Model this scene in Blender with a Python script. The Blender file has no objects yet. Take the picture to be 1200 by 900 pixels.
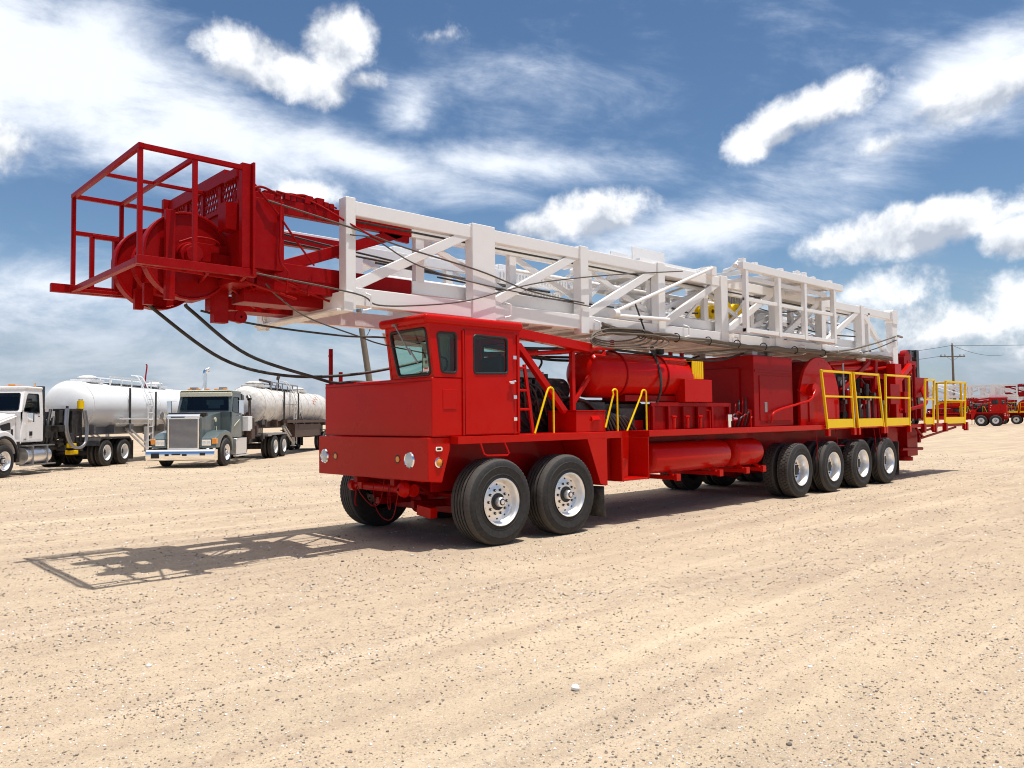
import bpy, bmesh, math, random
import numpy as np
from mathutils import Vector as V, Matrix, noise
RN = random.Random(11)
sc = bpy.context.scene
COL = sc.collection
PI = math.pi

# ------------------------------------------------------------------ camera numbers (rig frame: X to the rear, Y to the far side)
F, PITCH, ROLL, CH, YAW, CX, CY = 922.85, .0442, -.0118, 1.6471, .8168, -6.9606, -9.1992
FW = V((math.cos(YAW)*math.cos(PITCH), math.sin(YAW)*math.cos(PITCH), math.sin(PITCH)))
_r0 = V((math.sin(YAW), -math.cos(YAW), 0)); _u0 = _r0.cross(FW)
RT = math.cos(ROLL)*_r0 + math.sin(ROLL)*_u0
UP = -math.sin(ROLL)*_r0 + math.cos(ROLL)*_u0
CAM = V((CX, CY, CH))
DEP = V((math.cos(YAW), math.sin(YAW), 0)); LAT = V((math.sin(YAW), -math.cos(YAW), 0))
def ld(l, d, z=0.0):                      # lateral / depth metres from the camera's foot -> world point
    return V((CX, CY, 0)) + LAT*l + DEP*d + V((0, 0, z))
def raydir(x, y): return (FW + (x-600)/F*RT - (y-450)/F*UP)

# ------------------------------------------------------------------ mesh builder
class MB:
    def __init__(s): s.v = []; s.f = []; s.m = []; s.cm = 0
    def mat(s, i): s.cm = i; return s
    def add(s, vs, fs):
        b = len(s.v); s.v += [tuple(v) for v in vs]
        for f in fs: s.f.append([b+i for i in f]); s.m.append(s.cm)
        return s
    def box(s, x0, x1, y0, y1, z0, z1):
        return s.add([(x, y, z) for x in (x0, x1) for y in (y0, y1) for z in (z0, z1)],
                     [(0,1,3,2),(4,6,7,5),(0,4,5,1),(2,3,7,6),(0,2,6,4),(1,5,7,3)])
    def beam(s, p, q, w, h, up=(0,0,1)):
        p, q, up = V(p), V(q), V(up); d = (q-p).normalized()
        if abs(d.dot(up)) > .98: up = V((1,0,0)) if abs(d.x) < .9 else V((0,1,0))
        a = d.cross(up).normalized(); b = a.cross(d).normalized()
        vs = [c + a*(w/2*i) + b*(h/2*j) for c in (p, q) for i in (-1, 1) for j in (-1, 1)]
        return s.add(vs, [(0,1,3,2),(4,6,7,5),(0,4,5,1),(2,3,7,6),(0,2,6,4),(1,5,7,3)])
    def tube(s, pts, r, n=8, closed=False):
        pts = [V(p) for p in pts]; N = len(pts)
        T = []
        for i in range(N):
            a = pts[i-1] if (closed or i > 0) else pts[i]; b = pts[(i+1) % N] if (closed or i < N-1) else pts[i]
            T.append((b-a).normalized() if (b-a).length > 1e-9 else V((0,0,1)))
        nrm = T[0].orthogonal().normalized(); vs = []
        for i in range(N):
            nrm = (nrm - T[i]*nrm.dot(T[i])).normalized(); bn = T[i].cross(nrm)
            rr = r[i] if isinstance(r, (list, tuple)) else r
            vs += [pts[i] + (nrm*math.cos(2*PI*k/n) + bn*math.sin(2*PI*k/n))*rr for k in range(n)]
        fs = [(i*n+k, i*n+(k+1) % n, ((i+1) % N)*n+(k+1) % n, ((i+1) % N)*n+k) for i in range(N if closed else N-1) for k in range(n)]
        if not closed: fs += [tuple(range(n))[::-1], tuple(range((N-1)*n, N*n))]
        return s.add(vs, fs)
    def cyl(s, p, q, r, n=20, r2=None): return s.tube([p, q], [r, r if r2 is None else r2], n)
    def lathe(s, prof, c, ax, n=36, wob=None, segm=None):
        c = V(c); ax = V(ax).normalized(); a = ax.orthogonal().normalized(); b = ax.cross(a); P = len(prof); vs = []
        for k in range(n):
            t = 2*PI*k/n
            for j, (r, h) in enumerate(prof):
                if wob and k % 2: r -= wob.get(j, 0)
                vs.append(c + ax*h + (a*math.cos(t)+b*math.sin(t))*max(r, 1e-4))
        s.add(vs, [(k*P+j, k*P+j+1, ((k+1) % n)*P+j+1, ((k+1) % n)*P+j) for k in range(n) for j in range(P-1)])
        if segm: s.m[-n*(P-1):] = [segm.get(j, s.cm) for k in range(n) for j in range(P-1)]
        return s
    def prism(s, poly, ax, a0, a1):
        def m(u, w, t): return {'x': (t, u, w), 'y': (u, t, w), 'z': (u, w, t)}[ax]
        n = len(poly)
        vs = [m(u, w, a0) for u, w in poly] + [m(u, w, a1) for u, w in poly]
        return s.add(vs, [tuple(range(n)), tuple(range(n, 2*n))] + [(i, (i+1) % n, n+(i+1) % n, n+i) for i in range(n)])
    def tank(s, x0, x1, y, z, r, dome=.2, n=36):      # dished cylinder along X
        pr = []
        for k in range(7): a = PI/2*k/6; pr.append((r*math.sin(a), x0+dome*(1-math.cos(a))))
        for k in range(7): a = PI/2*(6-k)/6; pr.append((r*math.sin(a), x1-dome*(1-math.cos(a))))
        return s.lathe(pr, (0, y, z), (1, 0, 0), n)
    def grid_wall(s, f, nu, nv):
        vs = [f(i/nu, j/nv) for i in range(nu+1) for j in range(nv+1)]
        return s.add(vs, [(i*(nv+1)+j, (i+1)*(nv+1)+j, (i+1)*(nv+1)+j+1, i*(nv+1)+j+1) for i in range(nu) for j in range(nv)])
    def build(s, name, mats, parent=None, bevel=0, loc=None, sharp=35):
        me = bpy.data.meshes.new(name)
        me.from_pydata(s.v, [], s.f)
        mats = mats if isinstance(mats, (list, tuple)) else [mats]
        for m in mats: me.materials.append(m)
        me.polygons.foreach_set('material_index', s.m)
        bm = bmesh.new(); bm.from_mesh(me); bmesh.ops.recalc_face_normals(bm, faces=bm.faces); bm.to_mesh(me); bm.free()
        me.polygons.foreach_set('use_smooth', [True]*len(me.polygons))
        me.set_sharp_from_angle(angle=math.radians(sharp))
        o = bpy.data.objects.new(name, me); COL.objects.link(o)
        if parent: o.parent = parent
        if loc: o.location = loc
        if bevel:
            b = o.modifiers.new('Bevel', 'BEVEL'); b.width = bevel; b.segments = 2; b.limit_method = 'ANGLE'; b.angle_limit = math.radians(40); b.harden_normals = True
        return o

def spline(pts, n=10):
    P = [V(p) for p in pts]; P = [P[0]*2-P[1]] + P + [P[-1]*2-P[-2]]; out = []
    for i in range(1, len(P)-2):
        for k in range(n):
            t = k/n; a, b, c, d = P[i-1:i+3]
            out.append(.5*((2*b)+(c-a)*t+(2*a-5*b+4*c-d)*t*t+(3*b-a-3*c+d)*t**3))
    return out + [P[-2]]
def sag(p, q, s, n=14):
    p, q = V(p), V(q)
    return [p.lerp(q, i/n) - V((0, 0, s*4*(i/n)*(1-i/n))) for i in range(n+1)]
def rounded(poly, r, k=5):
    out = []; n = len(poly)
    for i in range(n):
        p, a, b = V(poly[i]), V(poly[i-1]), V(poly[(i+1) % n])
        u = (a-p).normalized(); w = (b-p).normalized()
        p0, p1 = p+u*r, p+w*r
        for j in range(k+1):
            t = j/k; out.append((p0*(1-t)+p*t)*(1-t) + (p*(1-t)+p1*t)*t)
    return out
def cast(poly, c, ang):
    d = V((math.cos(ang), math.sin(ang))); best = None
    for i in range(len(poly)):
        a = V(poly[i])-c; e = V(poly[(i+1) % len(poly)])-V(poly[i]); den = d.x*e.y-d.y*e.x
        if abs(den) < 1e-12: continue
        t = (a.x*e.y-a.y*e.x)/den; q = (a.x*d.y-a.y*d.x)/den
        if t > 0 and -1e-6 <= q <= 1+1e-6 and (best is None or t < best): best = t
    return c + d*(best or 0)
def plate_hole(mb, outer, hole, rad, mp, t):     # flat plate with a rounded opening; mp(u, v, depth) -> 3D
    hl = rounded(hole, rad); c = sum((V(p) for p in hole), V((0, 0)))/len(hole)
    an = sorted({round(math.atan2((V(p)-c).y, (V(p)-c).x), 5) for p in list(outer)+hl})
    vs = []; n = len(an)
    for dpt in (0, t):
        for L in (outer, hl): vs += [mp(*cast(L, c, a), dpt) for a in an]
    fs = []
    for i in range(n):
        j = (i+1) % n
        fs += [(i, j, n+j, n+i), (2*n+i, 3*n+i, 3*n+j, 2*n+j), (n+i, n+j, 3*n+j, 3*n+i), (i, 2*n+i, 2*n+j, j)]
    mb.add(vs, fs); return hl

# ------------------------------------------------------------------ materials
def mat(name, col, rough=.5, metal=0, coat=0, var=.08, scale=3., bump=0, bscale=40., dust=0, dustcol=(.55,.42,.29), spec=.5):
    m = bpy.data.materials.new(name); m.use_nodes = True; nt = m.node_tree; N = nt.nodes; L = nt.links
    b = N['Principled BSDF']; tc = N.new('ShaderNodeTexCoord')
    nz = N.new('ShaderNodeTexNoise'); nz.inputs['Scale'].default_value = scale; nz.inputs['Detail'].default_value = 6; nz.inputs['Roughness'].default_value = .6
    L.new(tc.outputs['Object'], nz.inputs['Vector'])
    mx = N.new('ShaderNodeMix'); mx.data_type = 'RGBA'
    mx.inputs['A'].default_value = (*[c*(1-var) for c in col], 1); mx.inputs['B'].default_value = (*[min(1, c*(1+var)) for c in col], 1)
    L.new(nz.outputs['Fac'], mx.inputs['Factor']); out = mx.outputs['Result']
    if dust:
        n2 = N.new('ShaderNodeTexNoise'); n2.inputs['Scale'].default_value = scale*2.3; n2.inputs['Detail'].default_value = 8; n2.inputs['Roughness'].default_value = .7
        L.new(tc.outputs['Object'], n2.inputs['Vector'])
        mr = N.new('ShaderNodeMapRange'); mr.inputs[1].default_value = .42; mr.inputs[2].default_value = .75; mr.inputs[4].default_value = dust
        L.new(n2.outputs['Fac'], mr.inputs[0])
        m2 = N.new('ShaderNodeMix'); m2.data_type = 'RGBA'; m2.inputs['B'].default_value = (*dustcol, 1)
        L.new(mr.outputs[0], m2.inputs['Factor']); L.new(out, m2.inputs['A']); out = m2.outputs['Result']
    L.new(out, b.inputs['Base Color'])
    rr = N.new('ShaderNodeMapRange'); rr.inputs[3].default_value = rough*.75; rr.inputs[4].default_value = min(1, rough*1.3)
    L.new(nz.outputs['Fac'], rr.inputs[0]); L.new(rr.outputs[0], b.inputs['Roughness'])
    b.inputs['Metallic'].default_value = metal; b.inputs['Coat Weight'].default_value = coat; b.inputs['Coat Roughness'].default_value = .07
    b.inputs['Specular IOR Level'].default_value = spec
    if bump:
        bn = N.new('ShaderNodeTexNoise'); bn.inputs['Scale'].default_value = bscale; bn.inputs['Detail'].default_value = 5
        L.new(tc.outputs['Object'], bn.inputs['Vector'])
        bp = N.new('ShaderNodeBump'); bp.inputs['Strength'].default_value = bump; bp.inputs['Distance'].default_value = .01
        L.new(bn.outputs['Fac'], bp.inputs['Height']); L.new(bp.outputs[0], b.inputs['Normal'])
    return m
def glass(name, tint, refl=.12):
    m = bpy.data.materials.new(name); m.use_nodes = True; nt = m.node_tree; N = nt.nodes; L = nt.links; N.clear()
    o = N.new('ShaderNodeOutputMaterial'); t = N.new('ShaderNodeBsdfTransparent'); t.inputs[0].default_value = (*tint, 1)
    g = N.new('ShaderNodeBsdfGlossy'); g.inputs['Roughness'].default_value = .02
    fr = N.new('ShaderNodeLayerWeight'); fr.inputs[0].default_value = .5; pw = N.new('ShaderNodeMath'); pw.operation = 'POWER'; pw.inputs[1].default_value = 4; L.new(fr.outputs['Facing'], pw.inputs[0])
    ad = N.new('ShaderNodeMath'); ad.operation = 'ADD'; ad.inputs[1].default_value = refl; ad.use_clamp = True
    mx = N.new('ShaderNodeMixShader'); L.new(pw.outputs[0], ad.inputs[0]); L.new(ad.outputs[0], mx.inputs[0])
    L.new(t.outputs[0], mx.inputs[1]); L.new(g.outputs[0], mx.inputs[2]); L.new(mx.outputs[0], o.inputs[0]); return m
RED = mat('red_paint', (.49,.005,.002), .28, coat=.15, var=.08, scale=1.7, bump=.10, bscale=2.6, dust=.012, spec=.07)
RED2 = mat('red_paint_dull_shade', (.29,.002,.003), .40, coat=.08, var=.18, scale=4, bump=.10, bscale=14, dust=.015, spec=.07)  # duller red, base also darkened to stand in for shade in recesses
WHITE = mat('white_paint', (.80,.78,.76), .42, coat=.25, var=.03, scale=2, bump=.05, bscale=6, dust=.06, dustcol=(.6,.48,.36))
YEL = mat('yellow_paint', (.86,.56,.005), .4, coat=.1, var=.08, spec=.1)
TREAD = mat('dusty_tread', (.055,.048,.042), .85, var=.35, scale=14, bump=.3, bscale=120, dust=.35, dustcol=(.15,.12,.095))
BLACK = mat('black_enamel', (.012,.012,.014), .4, coat=.2, dust=.12)
RUB = mat('tyre_rubber', (.014,.0135,.0135), .7, var=.25, scale=9, bump=.15, bscale=90, dust=.16, dustcol=(.16,.125,.09))
HOSE = mat('hose_rubber', (.014,.014,.015), .5, var=.2, dust=.1)
ROPE = mat('wire_rope', (.10,.085,.07), .55, metal=.3, var=.2, bump=.2, bscale=200)
TANC = mat('brown_hose', (.13,.10,.075), .6, var=.25, scale=20)
ALU = mat('polished_aluminium', (.86,.85,.84), .40, metal=1, var=.05, scale=7)
CHR = mat('chrome', (.9,.9,.9), .07, metal=1, var=.02)
STEEL = mat('grey_steel', (.30,.30,.31), .4, metal=.7, var=.2, dust=.2)
DARK = mat('dark_engine', (.022,.022,.026), .5, var=.4, scale=8, bump=.3, bscale=30, dust=.12)
RUST = mat('rusty_brown', (.06,.03,.022), .7, var=.5, scale=9, bump=.4, bscale=30, dust=.2)
AMBER = mat('amber_lens', (.75,.26,.02), .15, coat=.5)
LENS = mat('headlight_lens', (.62,.66,.66), .12, coat=1, var=.2, scale=30)
CARD = mat('paper', (.8,.8,.78), .7)
CLAB = mat('card_red', (.6,.05,.05), .6)
GASK = mat('rubber_gasket', (.01,.01,.01), .5)
SEAT = mat('black_vinyl', (.02,.02,.02), .5)
CREAM = mat('cab_lining', (.33,.34,.30), .7)
GLS = glass('green_glass', (.60,.80,.73), .05)
GLD = glass('smoked_glass', (.12,.16,.17), .05)
GRAYP = mat('grey_green_paint', (.085,.115,.115), .35, coat=.5, var=.12, dust=.25, dustcol=(.28,.25,.2))
CREAMP = mat('cream_visor', (.62,.60,.45), .5, var=.1, dust=.2)
TANKW = mat('tank_white', (.80,.80,.79), .45, coat=.18, var=.05, scale=.9, dust=.14, dustcol=(.55,.45,.36))
TANKD = mat('tank_white_dirty', (.70,.68,.64), .5, coat=.1, var=.10, scale=2.2, dust=.75, dustcol=(.34,.25,.17))
TANKR = mat('rust_streaks', (.42,.13,.05), .8, var=.4, scale=8)
WOOD = mat('weathered_wood', (.17,.135,.10), .85, var=.3, scale=6, bump=.5, bscale=30)
STONE = mat('stone', (.20,.175,.15), .9, var=.5, scale=.9)
MUD = mat('mudflap_rubber', (.02,.02,.02), .6, dust=.2)

def thing(name, label, cat, loc=(0,0,0), rz=0, group=None):
    o = bpy.data.objects.new(name, None); COL.objects.link(o); o.empty_display_size = .3
    o.location = loc; o.rotation_euler = (0, 0, rz); o['label'] = label; o['category'] = cat
    if group: o['group'] = group
    return o
def copy_tree(o, parent, loc=None, rz=None):
    c = o.copy(); COL.objects.link(c); c.parent = parent
    if loc is not None: c.location = loc
    if rz is not None: c.rotation_euler = (0, 0, rz)
    for ch in list(o.children): copy_tree(ch, c)
    return c

# ------------------------------------------------------------------ wheels
def make_wheel(R, w, rim, kind, parent, tread='rib', dual=False, rimmat=None):
    """axis along Y, outer side towards -Y, origin on the axle at the tyre's outer face"""
    hub = MB(); rm = MB(); ty = MB()
    k = R/.565
    def tyre(y0):
        g = .018; d = .02; sm_ = {}
        pr = [(rim-.02, y0+.05), (rim, y0+.02), (rim+.02, y0+.006), (rim+.05, y0+.008), (rim+.055, y0+.000), (rim+.062, y0+.000), (rim+.067, y0+.004), (R-.12, y0-.006), (R-.105, y0-.009), (R-.10, y0-.004), (R-.07, y0), (R-.055, y0+.006), (R-.03, y0+.018)]
        sh = len(pr); sm_.update({sh-1: 1, sh: 1, sh+1: 1}); pr += [(R-.008, y0+.035), (R-.002, y0+.05)]
        if tread == 'rib':
            t0, t1, n = y0+.055, y0+w-.055, 5; step = (t1-t0)/n
            for i in range(n):
                a = t0+i*step; cr = .004*(1-((i-2)/2.5)**2)
                pr += [(R-.002+cr, a+g/2), (R-.002+cr, a+step-g/2)]; sm_[len(pr)-2] = 1; sm_[len(pr)-3] = 1 if i == 0 else sm_.get(len(pr)-3, 0)
                if i < n-1: sm_[len(pr)] = 2; sm_[len(pr)-1] = 2; sm_[len(pr)+1] = 2; pr += [(R-d, a+step-g/2+.001), (R-d, a+step+g/2-.001)]
        else:
            pr += [(R-.013, y0+.055), (R-.013, y0+w-.055)]
        sm_[len(pr)-1] = 1; sm_[len(pr)] = 1; pr += [(R-.002, y0+w-.05), (R-.008, y0+w-.035), (R-.03, y0+w-.018), (R-.07, y0+w), (R-.12, y0+w+.006), (rim+.02, y0+w-.006), (rim, y0+w-.02), (rim-.02, y0+w-.05)]
        ty.lathe(pr, (0,0,0), (0,1,0), 120, {sh: .012, sh+1: .007}, sm_ if tread == 'rib' else {sh-1: 1, sh: 1})
        if tread != 'rib':
            nb = 46; rows = [(.03, .075), (.083, .135), (.143, .195), (.203, w-.03)] if w < .32 else [(.03, .1), (.11, .19), (.2, w-.03)]
            ty.mat(1)
            for ri, (a, b) in enumerate(rows):
                for i in range(nb):
                    t = 2*PI*(i+.5*(ri % 2))/nb; h = PI/nb*.78
                    vs = []
                    for rr in (R-.03, R):
                        for tt in (t-h, t+h):
                            for yy in (a, b):
                                sk = .012*(yy-a)/(b-a)
                                vs.append((math.cos(tt+sk)*rr, y0+yy, math.sin(tt+sk)*rr))
                    ty.add(vs, [(0,1,3,2),(4,6,7,5),(0,4,5,1),(2,3,7,6),(0,2,6,4),(1,5,7,3)])
    tyre(0); ty.mat(0)
    if dual: tyre(w+.05)
    if kind == 'front':
        rm.lathe([(rim-.03, .14), (rim-.012, .04), (rim, .012), (rim+.012, .002), (rim+.012, -.006), (rim+.004, -.008), (rim-.008, .002), (rim-.018, .03), (rim-.028, .075), (rim-.042, .098), (rim-.07, .1), (.2*k, .09), (.125*k, .078), (.09, .078)], (0,0,0), (0,1,0), 48)
        rm.mat(1)
        for i in range(10):
            t = 2*PI*(i+.5)/10; rm.cyl((math.cos(t)*.222*k, .0945, math.sin(t)*.222*k), (math.cos(t)*.222*k, .104, math.sin(t)*.222*k), .014, 10)
        hub.mat(1).lathe([(.112, .085), (.112, .068), (.07, .064), (.06, .066)], (0,0,0), (0,1,0), 24)
        hub.mat(0).lathe([(.066, .08), (.063, .0), (.05, -.012), (.03, -.014)], (0,0,0), (0,1,0), 24)
        hub.mat(1).lathe([(.045, -.010), (.044, -.018), (.03, -.018)], (0,0,0), (0,1,0), 24)
        hub.mat(0).lathe([(.03, -.014), (.03, -.024), (.0, -.026)], (0,0,0), (0,1,0), 20)
        for i in range(10):
            t = 2*PI*i/10; p = (math.cos(t)*.158*k, .084, math.sin(t)*.158*k)
            hub.mat(1).cyl(p, (p[0], .068, p[2]), .018, 8); hub.mat(0).cyl((p[0], .070, p[2]), (p[0], .060, p[2]), .008, 6)
    else:
        rm.lathe([(rim-.03, .2), (rim-.012, .04), (rim, .012), (rim+.012, .002), (rim+.012, -.006), (rim+.004, -.008), (rim-.008, .002), (rim-.02, .035), (rim-.035, .10), (rim-.045, .165), (rim-.065, .185), (.2*k, .18), (.16*k, .15), (.09, .15)], (0,0,0), (0,1,0), 48)
        rm.mat(1)
        for i in range(10):
            t = 2*PI*(i+.5)/10; rm.cyl((math.cos(t)*.205*k, .179, math.sin(t)*.205*k), (math.cos(t)*.205*k, .19, math.sin(t)*.205*k), .016, 10)
        hub.mat(1).lathe([(.10, .155), (.098, .10), (.07, .092), (.0, .09)], (0,0,0), (0,1,0), 24)
        for i in range(10):
            t = 2*PI*i/10; p = (math.cos(t)*.145*k, .155, math.sin(t)*.145*k)
            hub.mat(1).cyl(p, (p[0], .12, p[2]), .016, 8)
    h = hub.build('wheel', [ALU, GASK], parent)
    ty.build('tyre', [RUB, TREAD, BLACK], h, sharp=28); rm.build('rim', [rimmat or ALU, GASK], h)
    return h
SKY_AIR, SKY_DUST, SKY_OZ, SKY_S, SKY_SAT, SUN_E, EXPO = 1.0, .3, 2.5, .076, 1.12, 3.6, 0.43
# clouds: x, y, rx, ry in the sky (degrees of tilt), weight
CUM = [(285, 66, 46, 26, 0, 1.2), (335, 88, 80, 22, -6, 1.1), (402, 52, 36, 38, 10, 1.3), (425, 92, 24, 14, 0, .8), (900, 158, 40, 22, 12, 1.1), (955, 128, 60, 20, 14, 1.0), (1145, 106, 52, 22, 8, 1.3), (1060, 268, 104, 26, 6, 1.7), (1195, 277, 32, 20, 0, 1.5), (690, 252, 76, 26, 5, 1.5), (630, 264, 46, 18, 0, 1.1), (1032, 172, 28, 12, 14, .7), (1130, 384, 120, 32, 8, .5), (1195, 364, 60, 30, 0, .5), (1010, 348, 90, 18, 0, .4), (355, 228, 36, 12, 0, .7), (-10, 160, 28, 22, 0, 1), (505, 44, 22, 9, 0, .4)]
WISP = [(40, 75, 230, 85, -10, 1.6), (230, 135, 230, 62, -14, 1.4), (400, 180, 230, 42, -10, 1.25), (600, 192, 220, 34, -2, 1.0), (480, 130, 60, 40, 30, .8), (1130, 86, 170, 34, 18, 1.1), (1060, 165, 220, 44, 12, .8), (820, 270, 200, 40, 5, 1.0), (700, 90, 300, 60, 8, .3), (60, 330, 300, 50, 0, .7)]
# ================================================================== THE DRILLING RIG TRUCK
rig = thing('drilling_rig_truck', 'big red drilling rig truck with a folded white lattice mast over its cab', 'rig truck')
B = .008
# ---- wheels
fw = make_wheel(.565, .40, .30, 'front', rig); fw.location = (0, -1.566, .565)
for X, s in ((1.3075, -1), (0, 1), (1.3075, 1)): copy_tree(fw, rig, (X, 1.566*s, .565), 0 if s < 0 else PI)
rwa = make_wheel(.545, .27, .30, 'rear', rig, 'block', True); rwa.location = (8.176, -1.566, .545)
rwb = make_wheel(.545, .27, .30, 'rear', rig, 'rib', True); rwb.location = (9.642, -1.566, .545)
for i in range(4):
    for s in (-1, 1):
        if s < 0 and i < 2: continue
        copy_tree(rwa if i % 2 == 0 else rwb, rig, (8.176+1.466*i, 1.566*s, .545), 0 if s < 0 else PI)
# ---- frame, axles, fenders
m = MB()
for s in (-1, 1):
    m.box(-.95, 13.6, s*.45-.05, s*.45+.05, .78, 1.12)
    m.beam((-.75, s*.45, .95), (-.2, s*.45, .62), .09, .12); m.beam((-.6, s*.42, .5), (1.9, s*.42, .44), .08, .10)
for X in (-.5, .7, 2.3, 3.6, 5, 6.5, 7.5, 9, 10.5, 12, 13.3): m.box(X-.05, X+.05, -.45, .45, .85, 1.05)
m.build('frame_rails', RED2, rig, B)
for X, w in ((0, 1), (1.3075, 1)):
    a = MB(); a.beam((X, -1.2, .50), (X, 1.2, .50), .12, .14); a.beam((X, -.75, .40), (X, .75, .40), .16, .10); a.cyl((X-.18, -.95, .62), (X-.18, .95, .62), .035, 10)
    a.cyl((X, -1.25, .565), (X, -1.0, .565), .16, 16); a.cyl((X, 1.0, .565), (X, 1.25, .565), .16, 16); a.lathe([(.0, -.2), (.14, -.16), (.17, 0), (.14, .16), (0, .2)], (X, .1, .46), (1, 0, 0), 16)
    a.build('axle', RED2, rig, B)
for i in range(4):
    X = 8.176+1.466*i; a = MB(); a.cyl((X, -1.2, .545), (X, 1.2, .545), .10, 14); a.lathe([(.0, -.3), (.2, -.2), (.24, 0), (.2, .2), (0, .3)], (X, 0, .56), (1, 0, 0), 18); a.box(X-.09, X+.09, -.5, -.4, .55, .8); a.box(X-.09, X+.09, .4, .5, .55, .8)
    a.build('axle', RED2, rig)
a = MB(); a.cyl((-.78, .78, .72), (-.78, -.62, .72), .055, 16); a.cyl((-.78, .80, .72), (-.78, .70, .72), .085, 16); a.cyl((-.78, -.55, .72), (-.78, -.72, .72), .085, 16)
for y in (.5, -.5): a.box(-.85, -.70, y-.05, y+.05, .68, .95)
a.lathe([(.02, -.10), (.09, -.06), (.11, 0), (.09, .05), (.0, .07)], (-.9, -.66, .74), (1, 0, 0), 16)
a.beam((-.6, -.6, .45), (-.6, -.9, .42), .12, .14); a.box(-.75, -.45, -.85, .85, .83, .90)
a.build('tow_bar', RED, rig, B)
a = MB()
a.tube(spline([(-.92, .45, .74), (-.95, .3, .62), (-.93, .05, .48), (-.9, -.1, .55), (-.9, -.2, .86)]), .006, 6); a.tube(spline([(-.88, .1, .8), (-.92, 0, .5), (-.9, -.15, .33), (-.9, -.4, .36), (-.86, -.5, .8)]), .006, 6)
a.tube(spline([(-.86, -.25, .8), (-.9, -.28, .52), (-.9, -.33, .47), (-.88, -.3, .78)]), .006, 6); a.tube(spline([(-.9, .5, .72), (-.92, .5, .5), (-.9, .49, .44)]), .012, 6)
a.build('air_line', RED2, rig)
# ---- bumper with lamps
bp = MB()
bp.prism([(-1.02, .875), (-.80, .855), (-.67, 1.27), (-.67, 1.425), (-1.02, 1.425)], 'y', -1.34, 1.345)
bump = bp.build('bumper', RED, rig, .012)
for y in (1.165, -.95):
    c = MB(); c.lathe([(.0, .03), (.098, .03), (.108, -.004), (.095, -.022), (.088, -.015)], (-1.02, y, 1.135), (1, 0, 0), 32); c.mat(1).lathe([(.09, -.014), (.06, -.03), (.0, -.036)], (-1.02, y, 1.135), (1, 0, 0), 32)
    c.build('headlight', [CHR, LENS], bump)
for y in (.87, -.68):
    c = MB(); c.lathe([(.0, -.003), (.05, -.004), (.056, -.002), (.058, .01)], (-1.021, y, 1.14), (1, 0, 0), 24); c.mat(1).lathe([(.04, -.005), (.036, -.012), (0, -.013)], (-1.021, y-.012, 1.14), (1, 0, 0), 20)
    c.build('fog_lamp_socket', [GASK, AMBER], bump)
c = MB(); c.prism(rounded([(-.91, 1.25), (-.80, 1.25), (-.80, 1.31), (-.91, 1.31)], .028), 'y', -1.352, -1.33); c.mat(1).prism(rounded([(-.89, 1.266), (-.825, 1.266), (-.825, 1.292), (-.89, 1.292)], .012), 'y', -1.358, -1.345); c.build('side_lamp', [CHR, GASK], bump, .004)
c = MB(); c.lathe([(.0, .0), (.062, 0), (.066, .012), (.05, .02)], (-.858, -1.338, 1.11), (0, -1, 0), 28); c.mat(1).lathe([(.05, .016), (.035, .028), (0, .033)], (-.858, -1.338, 1.11), (0, -1, 0), 24); c.build('turn_signal', [CHR, AMBER], bump)
# ---- hood and cab
m = MB(); m.box(-.97, .55, -1.36, 1.25, 1.43, 2.185)
hood = m.build('hood', RED, rig, .02)
m = MB(); m.beam((-.47, -1.372, 1.44), (-.47, -1.372, 2.80), .03, .022, (0, 1, 0)); m.build('hood_trim', RED, hood, .004); m = MB(); m.box(-.80, -.58, -1.368, -1.355, 1.78, 2.03); m.build('hood_panel', RED, hood, .004); m = MB(); m.box(-.972, -.966, -1.35, 1.24, 2.13, 2.145); m.build('hood_seam', RED2, hood)
m = MB(); m.cyl((-.90, 1.20, 2.18), (-.90, 1.20, 2.72), .032, 12); m.box(-.94, -.86, 1.17, 1.29, 2.18, 2.20); m.cyl((-.9, 1.2, 2.62), (-.9, 1.26, 2.62), .012, 8); m.build('guide_post', RED2, hood)
m = MB(); m.cyl((-.90, .92, 2.18), (-.90, .92, 2.36), .03, 12); m.cyl((-.85, -.42, 2.18), (-.85, -.42, 2.27), .025, 12); m.build('guide_post', RED2, hood)
Yn, Yf = -1.362, -.40
cabm = MB()
pl = lambda Y, s: (lambda u, w, d: (u, Y+s*d, w))
fx = lambda z: -.925-.092*(z-2.185)/.715            # windscreen leans forward at the top
q1 = [(-.93, 2.185), (-.50, 2.185), (-.50, 2.90), (-1.02, 2.90)]; h1 = [(-.815, 2.245), (-.575, 2.245), (-.575, 2.755), (-.885, 2.745)]
q2 = [(-.50, 2.185), (.55, 2.185), (.55, 2.90), (-.50, 2.90)]; h2 = [(-.29, 2.245), (.305, 2.265), (.305, 2.74), (-.29, 2.75)]
L1 = plate_hole(cabm, q1, h1, .05, pl(Yn, 1), .04); L2 = plate_hole(cabm, q2, h2, .05, pl(Yn, 1), .04)
h3 = [(-.86, 2.25), (-.1, 2.25), (-.1, 2.74), (-.9, 2.74)]; q3 = [(-.93, 2.185), (.0, 2.185), (.0, 2.90), (-1.02, 2.90)]
L3 = plate_hole(cabm, q3, h3, .06, pl(Yf, -1), .04); cabm.box(0, .55, Yf-.04, Yf, 2.185, 2.90)
fp = lambda u, w, d: (fx(w)+d, u, w)
qf = [(Yn+.004, 2.186), (Yf-.004, 2.186), (Yf-.004, 2.898), (Yn+.004, 2.898)]; hf = [(Yn+.075, 2.225), (Yf-.19, 2.225), (Yf-.10, 2.80), (Yn+.085, 2.80)]
LF = plate_hole(cabm, qf, hf, .06, fp, .04)
rp = lambda u, w, d: (.546-d, u, w)
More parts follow.
